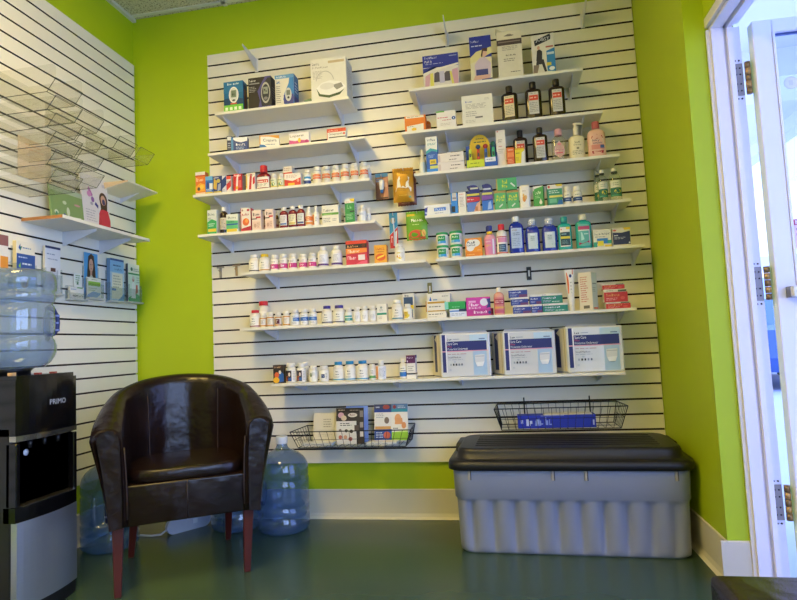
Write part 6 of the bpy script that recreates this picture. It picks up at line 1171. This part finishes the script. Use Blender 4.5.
b = MB(); b.prism(bow(0, 0, xf - .03, CHR, dx=.002), 'z', .648, .668, CHR); b.build('chrome_band', WC)
b = MB(); b.prism(bow(0, 0, xf - .05, BLK), 'z', .358, .412, BLK); b.box(xf - .03, xf + .018, -hw + .02, hw - .02, .412, .416, CHR); b.build('drip_tray', WC)
b = MB()
for s_ in (-1, 1): b.box(xf - .04, xf + .004, s_ * hw - (.02 if s_ > 0 else 0), s_ * hw + (.02 if s_ < 0 else 0), .412, .642, BLK, .003)
b.box(xf - .16, xf - .02, -hw + .02, hw - .02, .412, .642, BLM); BAY = b.build('dispensing_bay', WC)
for y in (-.07, 0, .07):
    b = MB(); b.tube([(xf - .015, y, .642), (xf - .015, y, .615)], [.010, .007], BLM, 12); b.build('spout', BAY)
b = MB(); b.prism(bow(0, 0, xf - .04, INOX, ins=.004, dx=.003), 'z', .055, .358, INOX); b.build('lower_door', WC)
b = MB(); b.prism(bow(0, 0, xb + .01, BLM, dx=-.004), 'z', .0005, .055, BLM); b.build('plinth', WC)
b = MB(); fy = lambda u: -.05 + u * .17
def fpr(u, v, l):
    y = -.012 + u * .088; return (xf + fr(y) + l, y, .768 + v * .020)
b.draw(fpr, [('t', 0, 0, 1, 1, 'PRIMO', '#b9b9ba')]); b.build('lettering', HOUSING)
b = MB(); b.tube([(xf - .0195, -.085, .60), (xf - .0185, -.085, .60)], .012, '#c9ccd8', 16); b.build('sticker', BAY)
for y, c in ((-.105, '#c8a070'), (.02, '#b03a30'), (.10, '#b03a30')):
    b = MB(); b.box(.10, .125, y - .008, y + .008, .887, .893 if c[1] == 'b' else .899, c, .001); b.build('button', WC)
b = MB(); b.box(-.07, .05, -hw - .0005, -hw, .60, .625, '#b98a6a'); b.build('sticker', WC)
b = MB(); b.lathe([(.075, .887), (.075, .9), (.088, .912), (.080, .912)], BLM, 28, cx=-.02, cy=.02); b.build('bottle_collar', WC)

# ---------------------------------------------------------------- water jugs
def jug(name, lab, loc, rz, upside=False, mat=None, cap=True, handle=True, hc=None, waves=True):
    r = empty(name, loc, rz, lab, 'water jug', 'five gallon water jugs')
    R = .135; H = .49
    prof = [(.108, .0), (.122, .004), (.131, .016), (.135, .035), (.135, .075), (.1285, .083), (.1285, .090), (.135, .098), (.135, .128), (.1285, .136), (.1285, .143), (.135, .151), (.135, .18), (.135, .21), (.135, .24), (.135, .262), (.1285, .270), (.1285, .277), (.135, .285),
            (.1350, .300), (.1335, .325), (.1265, .348), (.1125, .370), (.090, .390), (.064, .404), (.042, .414), (.032, .424), (.028, .436), (.028, .468)]
    if upside: prof = [q for q in prof if q[0] >= .088]      # the neck sits down inside the cooler
    def disp(q, z, t):
        d = (t - rzh + PI) % (2 * PI) - PI
        k = max(0., 1 - (abs(d) / .42) ** 4) * max(0., 1 - (abs(z - .205) / .085) ** 4) if handle else 0
        wv = .004 * math.sin(2 * t) if .1 < q and .12 < z < .33 and waves else 0
        return q - .050 * k
    rzh = 0.
    def zw(z, t): return z + (.010 * math.sin(2 * t + .6) if waves and .07 < z < .33 else 0)
    seg = 64; b = MB(); VV = []; FF = []
    for i, (q, z) in enumerate(prof):
        for k in range(seg):
            t = 2 * PI * k / seg; z2 = zw(z, t); rr = disp(q, z, t)
            zz = (H - .03 - z2) if upside else z2
            VV.append((rr * math.cos(t), rr * math.sin(t), zz))
    for i in range(len(prof) - 1):
        for k in range(seg):
            k2 = (k + 1) % seg; f = (i * seg + k, i * seg + k2, (i + 1) * seg + k2, (i + 1) * seg + k); FF.append(tuple(reversed(f)) if upside else f)
    FF.append(tuple(range(seg)) if upside else tuple(reversed(range(seg))))
    b.add(VV, FF, mat, True); b.build('body', r)
    if cap:
        b = MB(); b.lathe([(.0305, .444), (.031, .447), (.031, .478), (.029, .482)], M('#cfd6e2', .4), 24); b.build('cap', r)
    if handle:
        b = MB(); hz = [.145, .155, .18, .21, .24, .255, .265]; zz = [(H - .03 - z) if upside else z for z in hz]
        xs = [.100, .124, .136, .138, .136, .124, .100]
        hcM = M(hc or '#1f2c66', .4)
        b.tube([(x, 0, z) for x, z in zip(xs, zz)], .0085, hcM, 10)
        for z in zz[2:5]: b.tube([(.1365, 0, z - .004), (.1365, 0, z + .004)], .0092, M('#7f8cc4', .4), 10)
        b.build('handle', r)
    return r
JUG = clear('#cbd8e8', .20, .42, .07, '#a9bdd2'); JUGD = clear('#bcd0ea', .13, .5, .06, '#93b2d6')
J = jug('water_jug', 'pale blue upturned water jug standing on the black cooler', (-.247, -1.128, .8425), math.radians(48), True, JUG, False)
jug('water_jug', 'blue water jug with a white cap standing right of the armchair', (.475, -.182, .0005), math.radians(-150), False, JUGD, True)
jug('water_jug', 'blue water jug standing left of the armchair beside the cooler', (-.322, -.482, .0005), math.radians(-60), False, clear('#a6c4e8', .16, .5, .06, '#86abd4'), True)
jug('water_jug', 'blue water jug standing behind the armchair, seen between its legs', (.197, -.150, .0005), math.radians(100), False, JUGD, True)
# white appliance lying behind the armchair
r = empty('power_strip', (-.056, -.208, 0.0003), math.radians(56), 'white round-ended power strip lying on the floor behind the armchair', 'power strip')
b = MB(); L, W = .085, .038
poly = [(-L + W * math.cos(a), W * math.sin(a)) for a in [PI / 2 + PI * i / 12 for i in range(13)]] + [(L + W * math.cos(a), W * math.sin(a)) for a in [-PI / 2 + PI * i / 12 for i in range(13)]]
b.prism([(x, z + W) for x, z in poly], 'y', -.012, .012, M('#c5c9d2', .4)); b.build('housing', r)
b = MB(); b.box(.02, .045, -.014, -.012, .03, .055, '#e6e8ea', .001); b.build('switch', r)
b = MB(); b.tube([(-.12, 0, .03), (-.145, .012, .010), (-.18, .05, .006), (-.22, .12, .006), (-.24, .17, .006)], .005, M('#c9cbd0', .5)); b.build('cord', r)

# ---------------------------------------------------------------- storage trunk
GREY = M('#858a9b', .42, 0, .04, 10.); LIDM = M('#171518', .42, 0, .08, 10., .1)
TR = empty('storage_trunk', (1.912, -.284, 0), math.radians(-2.2), 'large grey plastic storage trunk with a dark lid under the wire basket', 'storage trunk')
def rrect(a, c, r_, n=6):
    P = []
    for cx, cy, t0 in ((a - r_, c - r_, 0), (-a + r_, c - r_, PI / 2), (-a + r_, -c + r_, PI), (a - r_, -c + r_, 1.5 * PI)):
        for i in range(n + 1):
            t = t0 + PI / 2 * i / n; P.append((cx + r_ * math.cos(t), cy + r_ * math.sin(t)))
    return P
def loop(a, c, r_, flute=0., N=260):
    """even walk round a rounded rectangle, optionally fluted"""
    P = rrect(a, c, r_, 8); P.append(P[0]); ln = [0]
    for i in range(len(P) - 1): ln.append(ln[-1] + math.dist(P[i], P[i + 1]))
    out = []; j = 0
    for i in range(N):
        q = ln[-1] * i / N
        while ln[j + 1] < q: j += 1
        t = (q - ln[j]) / (ln[j + 1] - ln[j] or 1)
        x = P[j][0] + (P[j + 1][0] - P[j][0]) * t; y = P[j][1] + (P[j + 1][1] - P[j][1]) * t
        if flute:
            # flutes only on the long and short faces; pressed in, rounded ribs between
            if abs(y) > c - r_ * .25 and abs(x) < a - r_ * .5: y -= math.copysign(flute * (1 - abs(math.sin((x / .0935 + .5) * PI)) ** .55), y)
            elif abs(x) > a - r_ * .25 and abs(y) < c - r_ * .5: x -= math.copysign(flute * (1 - abs(math.sin((y / .0935 + .5) * PI)) ** .55), x)
        out.append((x, y))
    return out
b = MB(); A, C = .497, .224
lv = [(.0006, .955, .93, 0), (.010, .975, .965, .010), (.03, .980, .975, .026), (.12, .985, .982, .028), (.218, .990, .990, .026), (.228, .992, .992, .013), (.236, .994, .994, 0), (.240, 1.004, 1.008, 0), (.34, 1.010, 1.018, 0), (.378, 1.012, 1.02, 0)]
N = 260; VV = []
for z, fa, fc, fl in lv:
    VV += [(x, y, z) for x, y in loop(A * fa, C * fc, .06, fl, N)]
FF = [(i * N + k, i * N + (k + 1) % N, (i + 1) * N + (k + 1) % N, (i + 1) * N + k) for i in range(len(lv) - 1) for k in range(N)]
FF.append(tuple(reversed(range(N)))); FF.append(tuple(range((len(lv) - 1) * N, len(lv) * N)))
b.add(VV, FF, GREY, True); b.sm[-1] = b.sm[-2] = False; b.build('tub', TR)
for x in (-.425, -.063, .075, .435):
    b = MB(); b.box(x - .005, x + .005, -C * 1.02 - .006, -C * 1.02 + .004, .322, .362, M('#a79c8a', .5), .001); b.box(x + .005, x + .009, -C * 1.02 - .003, -C * 1.02 + .004, .322, .362, M('#3a3634', .6)); b.build('latch_rib', TR)
b = MB(); LA, LC = .520, .244
lid = [(.366, 1., 1., .075), (.366, 1.006, 1.008, .078), (.386, 1.006, 1.008, .078), (.402, .998, .996, .075), (.406, .965, .93, .075), (.411, .935, .87, .07), (.440, .925, .855, .068), (.452, .915, .84, .066), (.456, .895, .80, .06)]
VV = []; 
for z, fa, fc, rr in lid: VV += [(x, y, z) for x, y in loop(LA * fa, LC * fc, rr, 0, 120)]
FF = [(i * 120 + k, i * 120 + (k + 1) % 120, (i + 1) * 120 + (k + 1) % 120, (i + 1) * 120 + k) for i in range(len(lid) - 1) for k in range(120)]
FF.append(tuple(reversed(range(120)))); FF.append(tuple(range((len(lid) - 1) * 120, len(lid) * 120)))
b.add(VV, FF, LIDM, True); b.sm[-1] = b.sm[-2] = False
for y in (-.12, -.07, -.02, .03, .08, .13): b.box(-.40, .40, y - .010, y + .010, .4555, .459, LIDM, .0015)
b.build('lid', TR)
for s_ in (-1, 1):
    b = MB(); b.hexa([(s_ * .47 - .040, .00, .405), (s_ * .47 + .040, .00, .405), (s_ * .47 + .040, .19, .405), (s_ * .47 - .040, .19, .405), (s_ * .47 - .036, .01, .446), (s_ * .47 + .028, .01, .446), (s_ * .47 + .028, .18, .446), (s_ * .47 - .036, .18, .446)], LIDM, .008, 3, True); b.build('lid_step', TR)
# ---------------------------------------------------------------- outside the door
b = MB(); b.box(XO + .002, 30, -14, 40, -.10, -.02, M('#d6d4d2', .8, 0, .06, 2.)); structure(b, 'ground_outside', 'pale concrete outside the door')
SOF = M('#e2dfee', .7, 0, .02, 4.)
b = MB(); b.box(XO, 4.45, -5, 5.5, 2.86, 3.0, SOF); b.box(4.35, 4.5, -5, 5.5, 2.74, 3.05, SOF); b.box(XO, 4.35, 1.15, 1.65, 2.66, 2.86, M('#f0eef6', .7)); structure(b, 'ceiling_canopy', 'pale canopy over the pavement')
b = MB(); b.box(2.75, 3.0, 4.6, 4.9, -.02, 2.86, SOF); structure(b, 'column_1', 'pale canopy column')
b = MB()
prof = [(-4, 0), (26, 0), (26, 5.6), (8.2, 5.6), (8.2, 6.0), (7.6, 6.0), (7.6, 5.75), (7.2, 5.75), (7.2, 5.5), (-4, 5.1)]
b.prism([(x + 4, z - .02) for x, z in prof], 'y', 18, 26, M('#e4e2e4', .8, 0, .03, 1.))
for x in (6, 9, 12, 15, 18): b.box(x + 4, x + 6.2, 17.95, 18.02, .9, 2.6, M('#8fa6c4', .2))
b.box(8, 26, 17.9, 18.02, 2.9, 3.3, M('#a8bcd8', .6)); structure(b, 'exterior_building', 'white shop building across the car park')
def car(loc, rz, body, lab):
    r = empty('parked_car', loc, rz, lab, 'car'); W = .88
    m = M(body, .25, .2, .03, 5., 0, .5, .6)
    side = [(-2.1, .28), (2.1, .28), (2.15, .62), (1.95, .80), (1.1, .92), (.55, 1.40), (-.95, 1.44), (-1.65, 1.0), (-2.1, .92), (-2.18, .5)]
    b = MB(); b.prism(side, 'y', -W, W, m); b.build('body', r)
    b = MB()
    for s_ in (-1, 1):
        y = s_ * (W + .002)
        b.prism([(1.0, .94), (.52, 1.34), (-.15, 1.37), (-.15, .95)], 'y', y - .004, y + .004, M('#222a34', .1)); b.prism([(-.22, .95), (-.22, 1.37), (-.92, 1.38), (-1.45, 1.0)], 'y', y - .004, y + .004, M('#222a34', .1))
    b.build('side_window', r)
    b = MB(); b.hexa([(1.05, -.72, .95), (1.05, .72, .95), (1.04, .72, .97), (1.04, -.72, .97), (.60, -.66, 1.36), (.60, .66, 1.36), (.57, .66, 1.37), (.57, -.66, 1.37)], M('#222a34', .1)); b.build('windscreen', r)
    for x in (-1.35, 1.35):
        for s_ in (-1, 1):
            b = MB(); b.tube([(x, s_ * (W - .18), .31), (x, s_ * (W + .01), .31)], .31, M('#17171a', .7), 24); b.tube([(x, s_ * (W - .05), .31), (x, s_ * (W + .02), .31)], .19, M('#9a9ca0', .3, .8), 20); b.build('wheel', r)
    return r
car((6.1, 8.6, -.02), math.radians(80), '#3a5a94', 'blue car parked outside, seen through the gap at the door hinges')

# ---------------------------------------------------------------- light
def area(name, loc, rot, sx, sy, col, power):
    l = bpy.data.lights.new(name, 'AREA'); l.shape = 'RECTANGLE'; l.size = sx; l.size_y = sy; l.energy = power; l.color = col
    o = bpy.data.objects.new(name, l); COL.objects.link(o); o.location = loc; o.rotation_euler = rot; return o
# daylight entering by the shop window and the open door
area('window_daylight', (XO + .01, -3.5, (WZ0 + WZ1) / 2), (math.radians(90), 0, math.radians(90)), 2.7, WZ1 - WZ0 - .1, (.52, .74, 1.0), 76)
pl = area('door_sky_portal', (XO + .01, (DY0 + DY1) / 2, 1.06), (math.radians(90), 0, math.radians(90)), .98, 2.1, (1, 1, 1), 1); pl.data.cycles.is_portal = True
# ceiling light panels; middle and rear rows added out of view for frontal light
LAMPS = [(.45, -2.15, 'the only ceiling light panel of the row nearest the stocked wall', 32.5), (.45, -4.30, 'added unseen ceiling light panel, left in the middle row', 7.0), (1.75, -4.30, 'added unseen ceiling light panel, right in the middle row', 7.0),
         (.45, -6.45, 'added unseen ceiling light panel, left in the rear row', 7.0), (1.75, -6.45, 'added unseen ceiling light panel, right in the rear row', 7.0)]
for x, y, lab, pw in LAMPS:
    r = empty('ceiling_light', (x, y, ZC - .0065), 0, lab, 'ceiling light', 'ceiling light panels')
    q = MB(); q.box(-.30, .30, -.60, .60, -.010, 0, M('#e8e6de', .4)); q.build('frame', r)
    q = MB(); q.box(-.27, .27, -.57, .57, -.0125, -.0101, emit('#ffdd80', pw)); q.build('diffuser', r)
sun = bpy.data.lights.new('sun', 'SUN'); sun.energy = 3.6; sun.angle = math.radians(.6); sun.color = (1, .97, .92)
so = bpy.data.objects.new('sun', sun); COL.objects.link(so)
so.rotation_euler = Vector((.35, .80, -.55)).to_track_quat('-Z', 'Y').to_euler()
W = bpy.data.worlds.new('daylight_sky'); SC.world = W; W.use_nodes = True
nt = W.node_tree; bg = nt.nodes['Background']
tc = nt.nodes.new('ShaderNodeTexCoord'); sp = nt.nodes.new('ShaderNodeSeparateXYZ'); cr = nt.nodes.new('ShaderNodeValToRGB')
cr.color_ramp.elements[0].position = .0; cr.color_ramp.elements[0].color = (.70, .98, 2.2, 1)
cr.color_ramp.elements[1].position = .6; cr.color_ramp.elements[1].color = (.48, .78, 2.2, 1)
nt.links.new(tc.outputs['Generated'], sp.inputs[0]); nt.links.new(sp.outputs['Z'], cr.inputs['Fac']); nt.links.new(cr.outputs['Color'], bg.inputs['Color'])
bg.inputs['Strength'].default_value = 2.1

# ---------------------------------------------------------------- camera
cam = bpy.data.cameras.new('camera'); co = bpy.data.objects.new('camera', cam); COL.objects.link(co)
cam.sensor_width = 36; cam.lens = 36 * 584.64 / 797; cam.clip_start = .02
def camrot(a, b, c):
    a, b, c = map(math.radians, (a, b, c))
    return Matrix.Rotation(a, 3, 'Z') @ Matrix.Rotation(b, 3, 'X') @ Matrix.Rotation(c, 3, 'Y')
R = camrot(10.12523, 4.34899, 2.61633) @ Matrix(((1, 0, 0), (0, 0, -1), (0, 1, 0)))
co.matrix_world = Matrix.Translation((1.67181, -3.16719, .93895)) @ R.to_4x4()
SC.camera = co
SC.view_settings.view_transform = 'Standard'; SC.view_settings.look = 'None'; SC.view_settings.gamma = 1; SC.view_settings.exposure = .08
SC.cycles.transparent_max_bounces = 40; SC.cycles.max_bounces = 10
